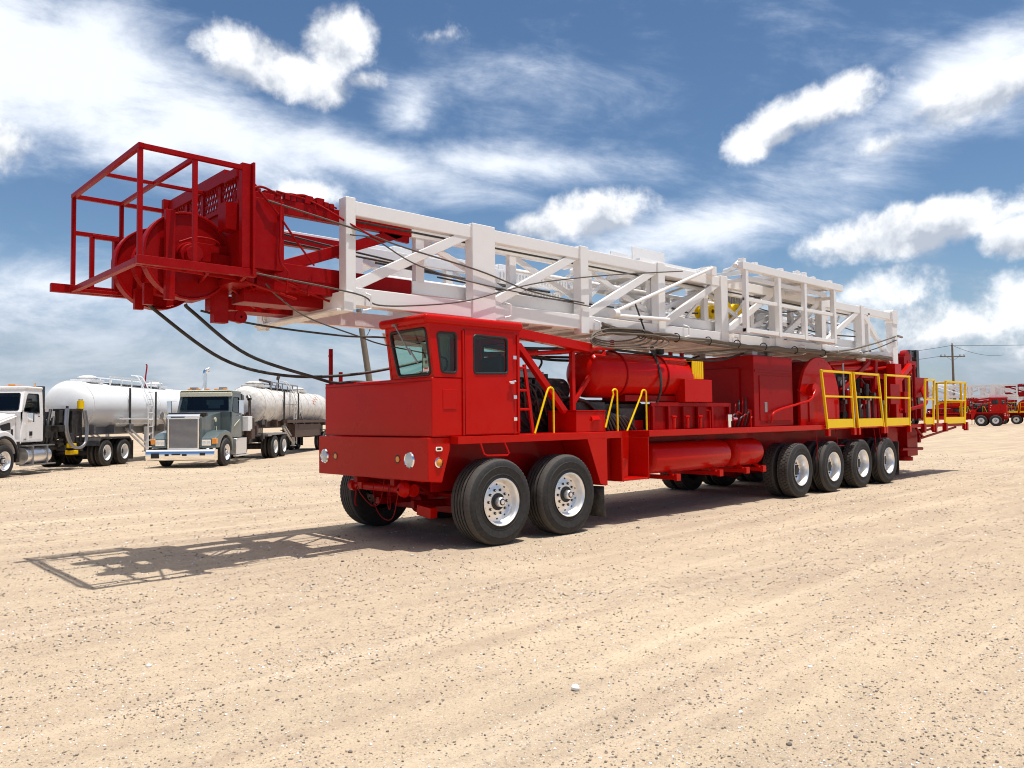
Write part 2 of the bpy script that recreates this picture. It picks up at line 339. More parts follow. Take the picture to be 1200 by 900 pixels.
hr = [(Yn+.22, 2.30), (Yf-.2, 2.30), (Yf-.2, 2.72), (Yn+.22, 2.72)]
LR = plate_hole(cabm, qf, hr, .06, rp, .04)
cabm.mat(1).box(-.86, .5, Yn+.05, Yf-.05, 2.80, 2.83); cabm.box(.44, .50, Yn+.05, Yf-.05, 2.185, 2.3)
cab = cabm.build('cab', [RED, CREAM], rig)
def gasket(L, mp, name, gm, r=.017):
    g = MB(); g.tube([mp(p.x, p.y, .004) for p in L], r, 8, True); g.build('window_seal', GASK, cab)
    p = MB(); c = sum((V((q.x, q.y)) for q in L), V((0, 0)))/len(L)
    p.add([mp(q.x, q.y, .014) for q in L], [tuple(range(len(L)))])
    p.build(name, gm, cab)
gasket(L1, pl(Yn, 1), 'quarter_window', GLS); gasket(L2, pl(Yn-.012, 1), 'door_window', GLS); gasket(L3, pl(Yf, -1), 'side_window', GLS); gasket(LF, fp, 'windscreen', GLS, .02); gasket(LR, rp, 'rear_window', GLS)
dm = MB(); plate_hole(dm, [(-.44, 1.455), (.41, 1.455), (.41, 2.81), (-.44, 2.81)], h2, .05, pl(Yn-.014, 1), .014)
door = dm.build('door', RED, cab, .004); 
m = MB(); m.box(.49, .53, Yn-.02, Yn, 1.47, 2.80); m.build('door_pillar', RED, cab, .004)
m = MB(); m.box(-.452, -.440, Yn-.006, Yn+.004, 1.44, 2.82); m.build('door_seal', GASK, cab); m = MB(); m.box(.41, .420, Yn-.006, Yn+.004, 1.44, 2.82); m.build('door_seal', GASK, cab)
m = MB(); m.box(.33, .40, Yn-.05, Yn-.01, 2.12, 2.16); m.cyl((.30, Yn-.05, 2.14), (.42, Yn-.055, 2.16), .012, 10)
for z in (2.46, 1.62, 1.92): m.box(.40, .46, Yn-.035, Yn-.01, z, z+.05)
m.build('door_handle', CHR, cab, .004)
m = MB(); m.box(-1.10, .60, Yn-.045, Yf+.05, 2.855, 2.975); roof = m.build('roof', RED, cab, .05); roof.modifiers[0].segments = 5
m = MB(); m.tube([(-1.115, -.76, 2.87), (-1.13, -.80, 2.86), (-1.05, -1.02, 2.48)], .009, 6); m.box(-1.13, -1.09, -.79, -.72, 2.855, 2.885); m.beam((-1.06, -1.0, 2.56), (-1.01, -1.13, 2.36), .012, .02); m.build('wiper', STEEL, cab)
m = MB(); m.box(.02, .46, -1.25, -.72, 2.06, 2.24); m.box(.34, .47, -1.2, -.77, 2.2, 2.52); m.build('driver_seat', SEAT, cab, .04)
m = MB(); m.tube([(-.58+.14*math.sin(a*PI/12)*.35, -.98+.19*math.cos(a*PI/12), 2.34+.19*math.sin(a*PI/12)*.7) for a in range(24)], .014, 8, True); m.tube([(-.85, -.98, 2.16), (-.58, -.98, 2.34)], .02, 8); m.box(-.88, -.7, -1.3, -.5, 2.185, 2.235); m.build('steering_wheel', SEAT, cab)
m = MB(); m.box(-.25, -.17, -.68, -.60, 2.185, 2.82); m.cyl((-.1, -.55, 2.3), (-.1, -.55, 2.8), .06, 10); m.box(-.45, -.40, -.5, -.46, 2.25, 2.7); m.build('cab_console', CREAM, cab)
m = MB(); m.box(fx(2.40)+.026, fx(2.40)+.03, -1.25, -1.12, 2.26, 2.43); m.mat(1).box(fx(2.4)+.022, fx(2.4)+.025, -1.21, -1.17, 2.36, 2.40); m.box(fx(2.4)+.022, fx(2.4)+.025, -1.22, -1.15, 2.29, 2.31); m.build('inspection_card', [CARD, CLAB], cab)
# ---- decks
m = MB(); m.box(-.668, 2.55, -1.50, 1.50, 1.335, 1.43); m.box(.55, 2.55, -1.47, 1.47, 1.428, 1.434)
m.build('front_deck', RED, rig, .006)
m = MB(); m.box(2.553, 14.9, -1.085, 1.495, 1.338, 1.427); m.box(3.25, 14.0, -1.50, -1.083, 1.335, 1.43); m.box(3.25, 9.2, -1.515, -1.49, 1.34, 1.44)
m.build('main_deck', RED, rig, .006)
for s in (-1, 1):
    m = MB(); m.box(-.66, 2.2, s*.92-.015, s*.92+.015, .70, 1.335); m.build('inner_fender', RED2, rig)
    m = MB(); m.prism([(1.78, 1.335), (2.22, 1.335), (2.22, .63), (2.06, .66)], 'y', s*1.49-.01, s*1.49+.01); m.prism([(1.80, 1.333), (1.82, 1.333), (2.09, .66), (2.07, .66)], 'y', s*1.48, s*.95); m.box(2.19, 2.215, min(s*.93, s*1.48), max(s*.93, s*1.48), .63, 1.33); m.build('fender', RED, rig, .004)
    m = MB(); m.grid_wall(lambda u, v: (2.16+.04*u*0+.10*v*v*.3, s*(.98+.50*u), .62-.46*v), 2, 6); mf = m.build('mud_flap', MUD, rig); sl = mf.modifiers.new('Solid', 'SOLIDIFY'); sl.thickness = .012
    m = MB(); m.box(13.28, 13.30, min(s*.9, s*1.52), max(s*.9, s*1.52), .16, .98); m.build('mud_flap', MUD, rig)
m = MB(); m.tube([(-.29, -1.49, 1.335), (-.25, -1.51, 1.20), (-.2, -1.51, 1.175), (.16, -1.51, 1.165), (.19, -1.51, 1.19), (.13, -1.49, 1.335)], .012, 8); m.build('boarding_rung', RED, rig)
m = MB(); m.box(2.30, 2.53, -1.30, -.6, .70, 1.33); m.build('battery_box', RED2, rig, B)
m = MB()
m.box(2.555, 2.575, -1.505, -1.08, .665, 1.425); m.box(3.225, 3.245, -1.505, -1.08, .665, 1.33); m.box(2.575, 3.225, -1.12, -1.09, .665, 1.432)
m.box(2.576, 3.224, -1.498, -1.119, .668, .70); m.box(2.576, 2.95, -1.30, -1.119, .97, 1.0); m.box(2.575, 2.95, -1.31, -1.295, .70, 1.0); m.prism([(2.575, .66), (2.60, .66), (2.575, 1.42)], 'y', -1.51, -1.5)
m.build('boarding_step', RED, rig, .005)
for x0, x1 in ((3.45, 5.86), (6.0, 7.02)):
    m = MB(); m.tank(x0, x1, -1.19, .965, .255, .10, 40); at_ = m.build('air_tank', RED, rig)
for X in (4.05, 5.35, 6.25, 6.85):
    m = MB(); m.box(X-.05, X+.05, -1.47, -.5, .60, .67); m.box(X-.06, X+.06, -1.50, -1.44, .585, .70); m.beam((X, -1.4, .66), (X, -1.25, .76), .06, .05); m.build('tank_bracket', RED, rig, .005)
m = MB(); m.box(3.3, 7.2, -.92, -.88, .70, 1.33); m.box(7.2, 14.0, -.62, -.58, .85, 1.335); m.box(2.6, 13.5, .58, .62, .75, 1.335); m.build('inner_skirt', RED2, rig)
for X, q in ((8.95, 0), (9.9, 1), (11.9, 0), (12.2, 1)):
    m = MB(); m.tube([(X, -1.5, 1.34), (X+.02, -1.52, 1.1), (X+.02+.0*q, -1.53, .98)] + ([(X+.35, -1.53, .97)] if q else [(X+.02, -1.53, .72)]), .008, 6); m.build('hanger_rod', RED2, rig)
# ---- behind the cab
m = MB(); m.box(1.75, 2.42, -1.31, -.72, 1.434, 1.75); tb = m.build('tool_box', RED, rig, .01)
m = MB(); m.prism([(-1.35, 1.62), (-1.31, 1.62), (-1.31, 1.68)], 'x', 2.08, 2.26); m.box(2.07, 2.27, -1.34, -1.31, 1.60, 1.62); m.box(1.74, 2.43, -1.32, -.71, 1.75, 1.765); m.build('lid_latch', RED, tb)
for a_, b_, c_ in (((.74, 1.44), (.99, 2.03), (1.12, 1.44)), ((2.25, 1.5), (2.46, 2.03), (2.54, 1.44)), ((2.77, 1.44), (3.15, 2.03), (3.27, 1.44))):
    m = MB(); xm = c_[0]-.055
    m.tube([(a_[0], -1.45, a_[1]), (b_[0]-.01, -1.45, b_[1]-.03)] + [(xm-.055*math.cos(t*PI/6)*1.1, -1.45, 2.03+.055*math.sin(t*PI/6)) for t in range(1, 6)] + [(c_[0], -1.45, 2.0), (c_[0], -1.45, c_[1])], .0145, 10); m.build('grab_rail', YEL, rig)
m = MB(); m.beam((.84, -1.15, 2.42), (1.0, -1.15, 1.44), .03, .05); m.beam((.62, -1.15, 2.42), (.62, -1.15, 1.44), .03, .05)
for z in (2.37, 2.05, 1.78): m.cyl((.62, -1.15, z), (.86+(2.37-z)*.16, -1.15, z), .018, 8)
m.build('deck_ladder', RED, rig)
m = MB(); m.beam((.60, -1.0, 2.90), (2.42, -1.0, 2.745), .14, .135); m.beam((.60, .2, 2.90), (2.42, .2, 2.745), .14, .135); m.cyl((.6, -.9, 2.55), (3.06, -.95, 2.79), .032, 10); m.beam((3.05, -.95, 2.77), (3.05, -.95, 2.92), .05, .05); m.cyl((.6, .2, 2.62), (3.06, .2, 2.79), .032, 10); m.cyl((3.04, -.95, 2.79), (3.04, .2, 2.79), .032, 10)
for p, q, w in (((2.07, -.95, 2.68), (2.07, -.95, 1.44), .07), ((2.85, -.95, 2.72), (2.10, -.95, 1.9), .06), ((.78, -1.08, 2.70), (1.74, -1.08, 1.74), .09), ((1.7, .2, 2.7), (1.7, .2, 2.2), .08), ((1.4, .2, 2.7), (1.4, .2, 1.44), .07)): m.beam(p, q, w, w)
m.build('overhead_rack', RED, rig, .005)
m = MB(); m.box(.62, 2.6, -.55, .55, 1.434, 2.0); m.box(.62, 2.1, -.4, .4, 2.0, 2.36)
for i in range(6):
    m.box(.72+.22*i, .88+.22*i, -.60, -.42, 1.75, 2.25); m.cyl((.8+.22*i, -.46, 2.2), (.8+.22*i, -.75, 1.9), .035, 8)
m.cyl((.7, -.66, 1.9), (2.2, -.66, 1.9), .06, 12); m.cyl((2.1, -.3, 2.1), (2.5, -.3, 2.1), .2, 16); m.cyl((2.3, .3, 2.0), (2.3, .3, 2.42), .12, 14); m.box(2.1, 2.9, -.9, .3, 1.5, 1.9); m.box(2.9, 4.6, -.75, .4, 1.434, 1.88); m.cyl((2.7, -.5, 1.75), (4.2, -.5, 1.75), .2, 16); m.box(3.2, 3.6, -.95, -.7, 1.5, 1.8)
m.mat(1).box(.65, 1.95, -.35, .35, 2.36, 2.43); m.box(.7, 1.9, -.5, -.36, 2.28, 2.38); m.mat(0)
for i in range(10): m.tube(spline([(.7+.12*i, -.55, 2.3-.02*i), (.9+.12*i, -.75-.02*(i % 3), 2.1), (1.0+.15*i, -.7, 1.7), (1.3+.15*i, -.6, 1.5)], 6), .02, 6)
m.tube(spline([(1.9, -.35, 2.4), (2.0, -.35, 2.52), (2.05, -.3, 2.6)]), .02, 6)
eng = m.build('engine', [DARK, STEEL], rig, .006)
m = MB()
for i in range(9): m.tube(spline([(2.0+.1*i, -.75, 1.98-.02*i), (2.4+.09*i, -.95, 1.9-.03*i), (2.65+.08*i, -1.0, 1.65), (2.75+.1*i, -1.0, 1.44)], 8), .025, 8)
m.build('hydraulic_hoses', HOSE, rig)
for k, pts in enumerate(([(.6, -.2, 2.62), (1.3, -.25, 2.66), (2.4, -.3, 2.60), (3.6, -.4, 2.66), (4.4, -.5, 2.80)], [(.6, .1, 2.72), (1.6, .0, 2.66), (2.6, 0, 2.68), (4.2, 0, 2.72), (6, 0, 2.7), (7, 0, 2.9)], [(.6, -.6, 2.7), (1.6, -.7, 2.72), (3, -.8, 2.78), (5, -.9, 2.72), (6.2, -.9, 2.72), (7.2, -.9, 2.9)])):
    m = MB(); m.tube(spline(pts), .022, 8); m.build('hydraulic_hoses', HOSE, rig)
# ---- hydraulic tank and stand
m = MB(); m.tank(2.42, 5.30, -.74, 2.36, .385, .20, 48); ht = m.build('hydraulic_tank', RED, rig)
for X in (3.22, 4.35):
    m = MB(); m.tube([(X, -.74+.392*math.cos(t*PI/18), 2.36+.392*math.sin(t*PI/18)) for t in range(36)], .018, 8, True); m.build('tank_strap', RED2, ht)
m = MB(); m.cyl((4.62, -.74, 2.73), (4.62, -.74, 2.80), .06, 14); m.cyl((4.62, -.74, 2.78), (4.62, -.74, 2.86), .085, 14); m.build('filler_cap', GASK, ht)
m = MB(); m.tube(spline([(4.45, -.74, 2.76), (4.42, -.74, 2.88), (4.30, -.80, 2.84), (4.15, -1.0, 2.66), (4.08, -1.14, 2.40), (4.06, -1.16, 2.1), (4.1, -1.0, 1.8)]), .025, 8); m.build('breather_hose', HOSE, ht)
m = MB()
m.box(3.9, 6.4, -1.08, -1.04, 1.83, 1.90); m.box(3.3, 5.2, -1.0, -.5, 1.92, 2.02)
for X in (3.95, 4.4, 4.85, 5.3, 5.75, 6.35): m.box(X-.03, X+.03, -1.09, -1.04, 1.43, 1.83)
m.box(3.9, 6.4, -1.03, -1.0, 1.43, 1.83); m.box(3.3, 3.9, -.9, -.3, 1.43, 1.6)
m.build('tank_stand', RED2, rig, .004)
for X in (5.25, 6.65):
    m = MB(); m.tube([(X, -1.35, 1.43), (X, -1.35, 1.76), (X-.12, -1.35, 1.76)], .012, 6); m.build('handrail_stub', RED, rig)
m = MB(); m.box(4.72, 5.58, -1.20, -.7, 1.91, 2.315); m.build('valve_box', RED, rig, .008)
m = MB()
for i in range(6): m.box(5.08+.06*i, 5.125+.06*i, -1.12, -.9, 2.33, 2.65)
m.box(5.08, 5.43, -1.1, -.92, 2.34, 2.64); m.build('yellow_cooler', YEL, rig)
for x in (4.9, 5.25):
    m = MB(); m.cyl((x, -.78, 2.3), (x, -.78, 2.82), .04, 12); m.cyl((x, -.78, 2.55), (x, -.78, 2.6), .06, 12); m.build('vent_pipe', RED2, rig)
m = MB(); m.cyl((6.12, -1.2, 1.43), (6.12, -1.2, 1.56), .04, 12); m.cyl((6.12, -1.2, 1.56), (6.12, -1.2, 1.68), .06, 12); m.cyl((6.12, -1.28, 1.6), (6.25, -1.28, 1.6), .03, 10); m.build('brass_valve', CHR, rig)
# ---- engine house, drum guard, rear machinery
m = MB(); m.box(7.05, 8.62, -1.20, 1.15, 1.43, 2.85); eh = m.build('engine_house', RED2, rig, .015)
m = MB(); m.box(7.25, 8.5, -1.215, -1.2, 1.55, 2.45); m.box(7.08, 8.58, -1.215, -1.2, 2.52, 2.56); m.mat(1).box(7.42, 7.52, -1.222, -1.214, 1.72, 1.92); m.mat(0).box(7.0, 7.05, -.9, .9, 1.5, 2.6); m.build('house_panel', [RED2, STEEL], eh, .004)
m = MB(); m.cyl((7.6, -1.0, 2.9), (8.4, -.7, 2.94), .05, 14); m.cyl((8.35, -.8, 2.9), (8.35, -.8, 3.02), .09, 12); m.box(7.2, 7.4, -1.1, -.9, 2.85, 2.93); m.build('exhaust_pipe', STEEL, eh)
m = MB()
def drum_outline(r, n=22): return [(10.08+r*math.cos(PI*k/n), 2.0+r*math.sin(PI*k/n)) for k in range(n+1)] + [(10.08-r, 1.43), (10.08+r, 1.43)]
m.prism(drum_outline(.87, 40), 'y', -1.03, .9); dg = m.build('drum_guard', RED2, rig)
for y0, y1, r in ((-1.10, -1.03, .94), (-.60, -.54, .92), (.6, .68, .92)):
    m = MB(); m.prism(drum_outline(r, 40), 'y', y0, y1); m.build('guard_flange', RED, dg, .01)
m = MB(); m.box(9.5, 10.7, -1.125, -1.10, 1.5, 2.15); m.cyl((9.55, -1.10, 2.2), (9.55, -1.25, 2.2), .14, 18); m.tube(spline([(7.6, -1.25, 1.5), (7.7, -1.28, 1.72), (8.6, -1.3, 1.88), (9.2, -1.3, 1.98), (9.5, -1.28, 2.2)]), .025, 8); m.build('brake_linkage', RED, dg, .004)
m = MB(); m.tube(spline([(8.9, -1.15, 2.2), (9.1, -1.25, 2.05), (9.4, -1.25, 2.05), (9.6, -1.2, 2.2)]), .01, 6); m.build('brake_linkage', RED2, dg)
r2 = random.Random(5)
m = MB()
for i in range(60):
    x = r2.uniform(11.0, 15.2); y = r2.uniform(-1.1, 1.0); z = r2.uniform(1.43, 2.5); a, b, c = r2.uniform(.05, .3), r2.uniform(.05, .25), r2.uniform(.06, .4)
    m.mat(r2.choice((0, 0, 0, 1, 1, 2))); m.box(x-a, x+a, y-b, y+b, max(1.43, z-c), z+c*.7)
for i in range(34):
    x = r2.uniform(11.0, 15.2); y = r2.uniform(-1.15, .9); m.mat(r2.choice((0, 1, 1, 2)))
    if i % 2: m.cyl((x, y, 1.43), (x+r2.uniform(-.1, .1), y, r2.uniform(2.0, 2.9)), r2.uniform(.02, .07), 10)
    else: m.tube(spline([(x, y, 1.5), (x+r2.uniform(-.4, .4), y-.1, 2.0), (x+r2.uniform(-.5, .5), y, r2.uniform(1.8, 2.7))], 6), .02, 6)
m.build('drawworks', [RED2, DARK, STEEL], rig, .005)
for y in (-1.12, 1.12):
    m = MB(); m.box(14.0, 14.42, y-.11, y+.11, 1.43, 2.95); m.beam((14.4, y, 2.5), (15.3, y, 2.95), .12, .14); m.build('mast_support', RED, rig, .01)
for y, z0, z1 in ((-.85, 2.83, 3.05), (-.95, 2.70, 2.86)):
    m = MB(); m.cyl((11.0, y, z0), (13.2, y, z1-.06), .07, 14); m.cyl((13.1, y, z1-.07), (14.2, y, z1), .045, 12); m.build('raising_ram', RED, rig)
m = MB(); m.beam((11.3, -1.0, 2.2), (12.9, -1.0, 2.95), .12, .1); m.beam((13.0, -1.05, 1.5), (13.3, -1.0, 3.0), .12, .14); m.box(12.4, 14.0, -1.05, -.9, 2.55, 2.68); m.box(13.2, 15.5, -.2, .2, 2.4, 2.9); m.build('rear_bracing', RED2, rig, .005)
m = MB(); m.box(15.2, 15.6, -.95, -.3, 2.85, 3.1); m.box(15.8, 16.4, -.9, -.5, 2.95, 3.12); m.beam((15.4, -.9, 2.2), (16.2, -.9, 2.95), .07, .1); m.lathe([(.0, -.08), (.17, -.08), (.17, .08), (0, .08)], (15.55, -.9, 3.22), (0, 1, 0), 20); m.box(15.7, 16.3, -.8, .6, 3.18, 3.32); m.cyl((15.35, -1.02, 1.5), (15.35, -1.02, 3.1), .05, 10); m.cyl((15.9, -1.0, 1.5), (15.9, -1.0, 3.0), .04, 10); m.box(15.1, 15.35, -1.05, .8, 1.4, 3.2); m.box(16.15, 17.4, -.85, -.3, 2.12, 2.68)
for i in range(14): m.box(*sum(([c-d, c+d] for c, d in ((r2.uniform(15.1, 16.5), r2.uniform(.05, .2)), (r2.uniform(-1.0, .5), r2.uniform(.05, .15)), (r2.uniform(1.6, 3.3), r2.uniform(.05, .2)))), []))
m.build('mast_cradle', RED2, rig, .006)
m = MB(); m.box(16.9, 17.05, -.55, -.35, 1.45, 3.5); m.box(17.4, 17.6, -.55, -.35, 1.45, 3.52); m.box(16.6, 17.6, -.5, -.4, 3.36, 3.46)
for i in range(5): m.cyl((15.5+.25*i, -.3, 1.45), (15.55+.25*i, -.3, 3.1+.08*i), .05, 8)
for i in range(5): m.box(16.9, 17.6, -.5, -.42, 1.7+.4*i, 1.78+.4*i)
m.build('guide_rails', BLACK, rig, .005)
m = MB(); m.tube(spline([(14.2, -1.2, 1.75), (15, -1.3, 1.8), (16, -1.25, 1.95), (16.8, -.9, 2.3), (17.2, -.8, 2.6)]), .05, 8); m.build('stand_pipe_hose', RED2, rig)
for i in range(9):
    x = 11.05+.27*i; m = MB(); m.mat(i % 3); m.cyl((x, -1.2, 1.43), (x, -1.2, 1.9+.09*(i % 4)), .022+.012*(i % 2), 8); m.box(x-.05, x+.05, -1.25, -1.16, 1.9+.09*(i % 4), 2.0+.09*(i % 4)); m.build('control_lever', [BLACK, RED2, STEEL], rig)
m = MB(); m.box(11.3, 12.0, -.95, -.85, 2.0, 2.55)
for i in range(6): m.mat(1 if i % 2 else 2).lathe([(0, 0), (.07, 0), (.075, .02), (0, .025)], (11.4+.1*i, -.95, 2.2+.2*(i % 2)), (0, -1, 0), 14)
m.build('gauge_panel', [BLACK, CARD, CHR], rig)
for i in range(8):
    m = MB(); x = 6.2+.13*i; m.tube(spline([(x, -1.1, 1.45), (x+.05, -1.15, 1.62+.05*(i % 3)), (x+.3, -1.1, 1.7), (x+.5, -1.0, 1.9+.06*i)], 6), .016, 6); m.build('deck_hose', HOSE if i % 2 else RED2, rig)
for x, z in ((4.3, 1.45), (4.7, 1.45), (5.1, 1.45)):
    m = MB(); m.cyl((x, -1.25, z), (x, -1.25, z+.18), .03, 10); m.cyl((x-.06, -1.25, z+.2), (x+.06, -1.25, z+.2), .02, 8); m.build('deck_valve', RED, rig)
m = MB(); m.box(13.45, 14.1, -1.2, 1.2, .75, 1.33); m.box(14.6, 15.3, -1.25, -.75, .55, 1.33); m.box(14.6, 15.3, .75, 1.25, .55, 1.33); m.cyl((15.0, -1.0, .5), (15.0, -1.0, 1.3), .17, 18); m.cyl((15, -1, .42), (15, -1, .52), .22, 18); m.box(15.6, 15.9, -1.0, -.6, .8, 1.33); m.box(14.1, 15.9, -1.05, .9, 1.1, 1.32); m.cyl((14.2, -1.25, .75), (15.6, -1.25, .72), .04, 10)
for i in range(12): m.box(*sum(([c-d, c+d] for c, d in ((r2.uniform(14.2, 16.0), r2.uniform(.04, .14)), (r2.uniform(-1.3, -.6), r2.uniform(.04, .12)), (r2.uniform(.7, 1.2), r2.uniform(.05, .15)))), []))
m.build('rear_jack', RED2, rig, .006)
m = MB(); m.box(14.0, 18.3, -1.55, -.75, 1.30, 1.37)
for X in (14.9, 15.7, 16.5, 18.2): m.box(X-.06, X+.06, -1.60, -1.5, 1.16, 1.40)
m.beam((15.0, -1.4, 1.0), (17.8, -1.4, 1.26), .05, .05); m.beam((15.0, -.9, 1.0), (17.8, -.9, 1.26), .05, .05); m.beam((14.8, -1.4, 1.28), (15.3, -1.4, 1.02), .05, .05)
m.build('rear_platform', RED2, rig, .005)
def guard(pb, pt, mids=(.55,)):
    """yellow guard rail panel: bottom-left, bottom-right / top-left, top-right in X, Z on the near side"""
    (x0, z0), (x1, _) = pb; (t0, w0), (t1, w1) = pt; Y = -1.55; g = MB(); S_ = .047
    P = lambda u, v: (x0+(x1-x0)*u + v*((t0-x0)*(1-u)+(t1-x1)*u), Y, z0+(w0-z0)*v)
    g.beam(P(0, -.06), P(0, 1), S_, S_); g.beam(P(1, -.06), P(1, 1), S_, S_); g.beam(P(0, .98), P(1, .98), S_, S_); g.beam(P(0, .55), P(1, .55), .038, .038)
    o = g.build('guard_rail', YEL, rig, .004)
    k = MB(); k.add([P(.02, .01), P(.98, .01), P(.98, .16), P(.02, .16)], [(0, 1, 2, 3)]); k.v = [(x, y-.01, z) for x, y, z in k.v] + [(x, y+.01, z) for x, y, z in k.v]; k.f = [[0,1,2,3],[4,5,6,7],[0,1,5,4],[1,2,6,5],[2,3,7,6],[3,0,4,7]]; k.m = [0]*6
    k.build('toe_board', YEL, o)
    s = MB()
    for u in (0, 1): p = P(u, -.08); s.box(p[0]-.05, p[0]+.05, Y-.03, Y+.05, 1.20, 1.35)
    s.build('rail_socket', RED, o)
guard(((9.43, 1.36), (10.72, 1.36)), ((9.19, 2.61), (10.62, 2.61)))
guard(((10.95, 1.36), (12.35, 1.36)), ((10.76, 2.61), (12.12, 2.61)))
guard(((12.5, 1.36), (13.97, 1.36)), ((12.55, 2.62), (14.03, 2.62)))
guard(((15.0, 1.36), (15.62, 1.36)), ((15.13, 2.57), (15.78, 2.57)))
guard(((16.5, 1.36), (18.1, 1.36)), ((16.66, 2.56), (18.3, 2.56)))
g = MB(); g.beam((18.2, -1.45, 1.36), (18.2, -1.45, 2.57), .05, .05); g.beam((18.2, -.8, 1.36), (18.2, -.8, 2.57), .05, .05); g.beam((18.2, -1.5, 2.55), (18.2, -.8, 2.55), .05, .05); g.beam((18.2, -1.5, 1.98), (18.2, -.8, 1.98), .045, .045); g.build('guard_rail', YEL, rig, .004)
# ---- mast (white lattice), folded level over the truck
m = MB()
for s in (-1, 1):
    y0, y1 = sorted((s*.88, s*1.0))
    m.box(-1.9, 14.6, y0, y1, 4.14, 4.32); m.box(-1.9, 14.6, y0, y1, 3.04, 3.26)
mast = m.build('mast', WHITE, rig, .01)
PX = [(-1.925, .14), (.205, .42), (2.305, .19), (4.33, .20), (6.35, .24), (8.44, .30), (10.5, .22), (12.62, .18)]
for s in (-1, 1):
    for i, (X, w) in enumerate(PX):
        m = MB(); y0, y1 = sorted((s*.87, s*1.035)); m.box(X-w/2, X+w/2, y0, y1, 2.965 if i else 2.98, 4.35); m.build('post', WHITE, mast, .012)
        if i < len(PX)-1:
            a, b = X+w/2, PX[i+1][0]-PX[i+1][1]/2
            m = MB(); m.beam((a-.02, s*.95, 3.27), (b+.02, s*.95, 4.22), .085, .13); m.build('brace', WHITE, mast, .008)
    m = MB(); m.beam((12.68, s*.95, 4.22), (14.4, s*.95, 3.02), .09, .15); m.build('brace', WHITE, mast, .008)
    m = MB(); m.box(14.42, 14.74, s*.95-.09, s*.95+.09, 2.95, 4.1); m.prism(rounded([(14.40, 4.02), (14.76, 4.02), (14.76, 4.40), (14.40, 4.40)], .1), 'y', s*.95-.11, s*.95+.11); m.build('post', WHITE, mast, .012); m = MB(); m.box(13.0, 13.12, s*.95-.05, s*.95+.05, 3.2, 4.2); m.build('post', WHITE, mast, .012)
    m = MB(); m.box(-.10, .55, s*.86-.03, s*.86+.03, 2.80, 3.06) ; m.prism([(-.1, 3.0), (.55, 3.0), (.75, 2.86), (-.02, 2.80)], 'y', s*1.04-.01, s*1.04+.01); m.build('gusset', WHITE, mast, .006)
for X in (.2, 2.3, 4.33, 6.35, 8.44, 10.5, 12.6, 14.6):
    m = MB(); m.box(X-.08, X+.08, -.88, .88, 3.05, 3.20); m.build('cross_beam', WHITE, mast, .008)
m = MB(); m.box(-2.03, -1.90, -1.05, 1.22, 2.955, 3.20); m.box(-2.10, -2.03, -1.0, 1.22, 2.955, 2.985); m.prism([(.98, 2.90), (1.25, 2.92), (1.25, 3.27), (.98, 3.27)], 'x', -2.04, -1.98)
m.tube([(-2.06, .95+.07*math.cos(t*PI/8), 3.14+.05*math.sin(t*PI/8)) for t in range(16)], .014, 6, True); m.tube([(-2.06, 1.0, 3.25), (-2.07, 1.02, 3.06), (-2.06, .98, 2.99)], .014, 6); m.build('cross_beam', WHITE, mast, .008)
for x0, x1, y0, y1 in ((.5, 2.2, -.86, .2), (2.45, 3.5, -.86, .86), (3.6, 4.2, .1, .86), (4.45, 6.2, -.86, .86), (6.5, 8.25, -.86, .86), (8.62, 10.38, -.86, .86), (10.64, 14.4, -.86, .86)):
    m = MB(); m.box(x0, x1, y0, y1, 3.055, 3.075)
    for k in range(int((x1-x0)/.5)): m.box(x0+.25+.5*k-.02, x0+.25+.5*k+.02, y0, y1, 3.02, 3.055)
    m.build('floor_plate', WHITE, mast)
for s in (-1, 1):
    m = MB(); y0, y1 = sorted((s*.70, s*.80))
    m.box(-.855, 13.4, y0, y1, 4.06, 4.215); m.box(-.855, 13.4, y0, y1, 3.31, 3.485); m.build('inner_chord', WHITE, mast, .008)
    X = -.72
    while X < 13.2:
        m = MB(); m.box(X-.07, X+.07, s*.75-.045, s*.75+.045, 3.45, 4.10); m.build('inner_post', WHITE, mast, .006)
        if X < 11.8:
            m = MB(); m.beam((X+.06, s*.75, 3.50) if int(X*3) % 2 else (X+.06, s*.75, 4.04), (X+1.6, s*.75, 4.04) if int(X*3) % 2 else (X+1.6, s*.75, 3.50), .05, .085); m.build('inner_brace', WHITE, mast, .005)
        X += 1.7
for X in (1.0, 2.7, 4.4, 6.1, 7.8, 9.5, 11.2, 12.8):
    m = MB(); m.box(X-.06, X+.06, -.70, .70, 3.33, 3.45); m.build('inner_beam', WHITE, mast, .006)
# fingers, ladder, pipes
for x0, x1, y, z0, z1, n in ((1.55, 3.5, .62, 3.72, 3.90, 26), (1.75, 3.4, .35, 3.95, 4.08, 22), (2.9, 4.2, .2, 3.55, 3.75, 16), (8.7, 10.4, .6, 4.22, 4.46, 24), (8.7, 10.0, .5, 3.92, 4.12, 18), (8.6, 10.4, -.5, 3.12, 3.4, 22)):
    m = MB(); m.box(x0, x1, y-.03, y+.03, z0-.04, z0)
    for k in range(n): x = x0+(x1-x0)*(k+.5)/n; m.box(x-.017, x+.017, y-.02, y+.02, z0, z1)
    m.build('pipe_comb', WHITE, mast)
m = MB()
for y in (-.15, .25): m.cyl((2.4, y, 3.62), (12.8, y, 3.62), .025, 8)
for k in range(34): m.cyl((2.5+.3*k, -.15, 3.62), (2.5+.3*k, .25, 3.62), .015, 6)
m.build('mast_ladder', WHITE, mast)
m = MB()
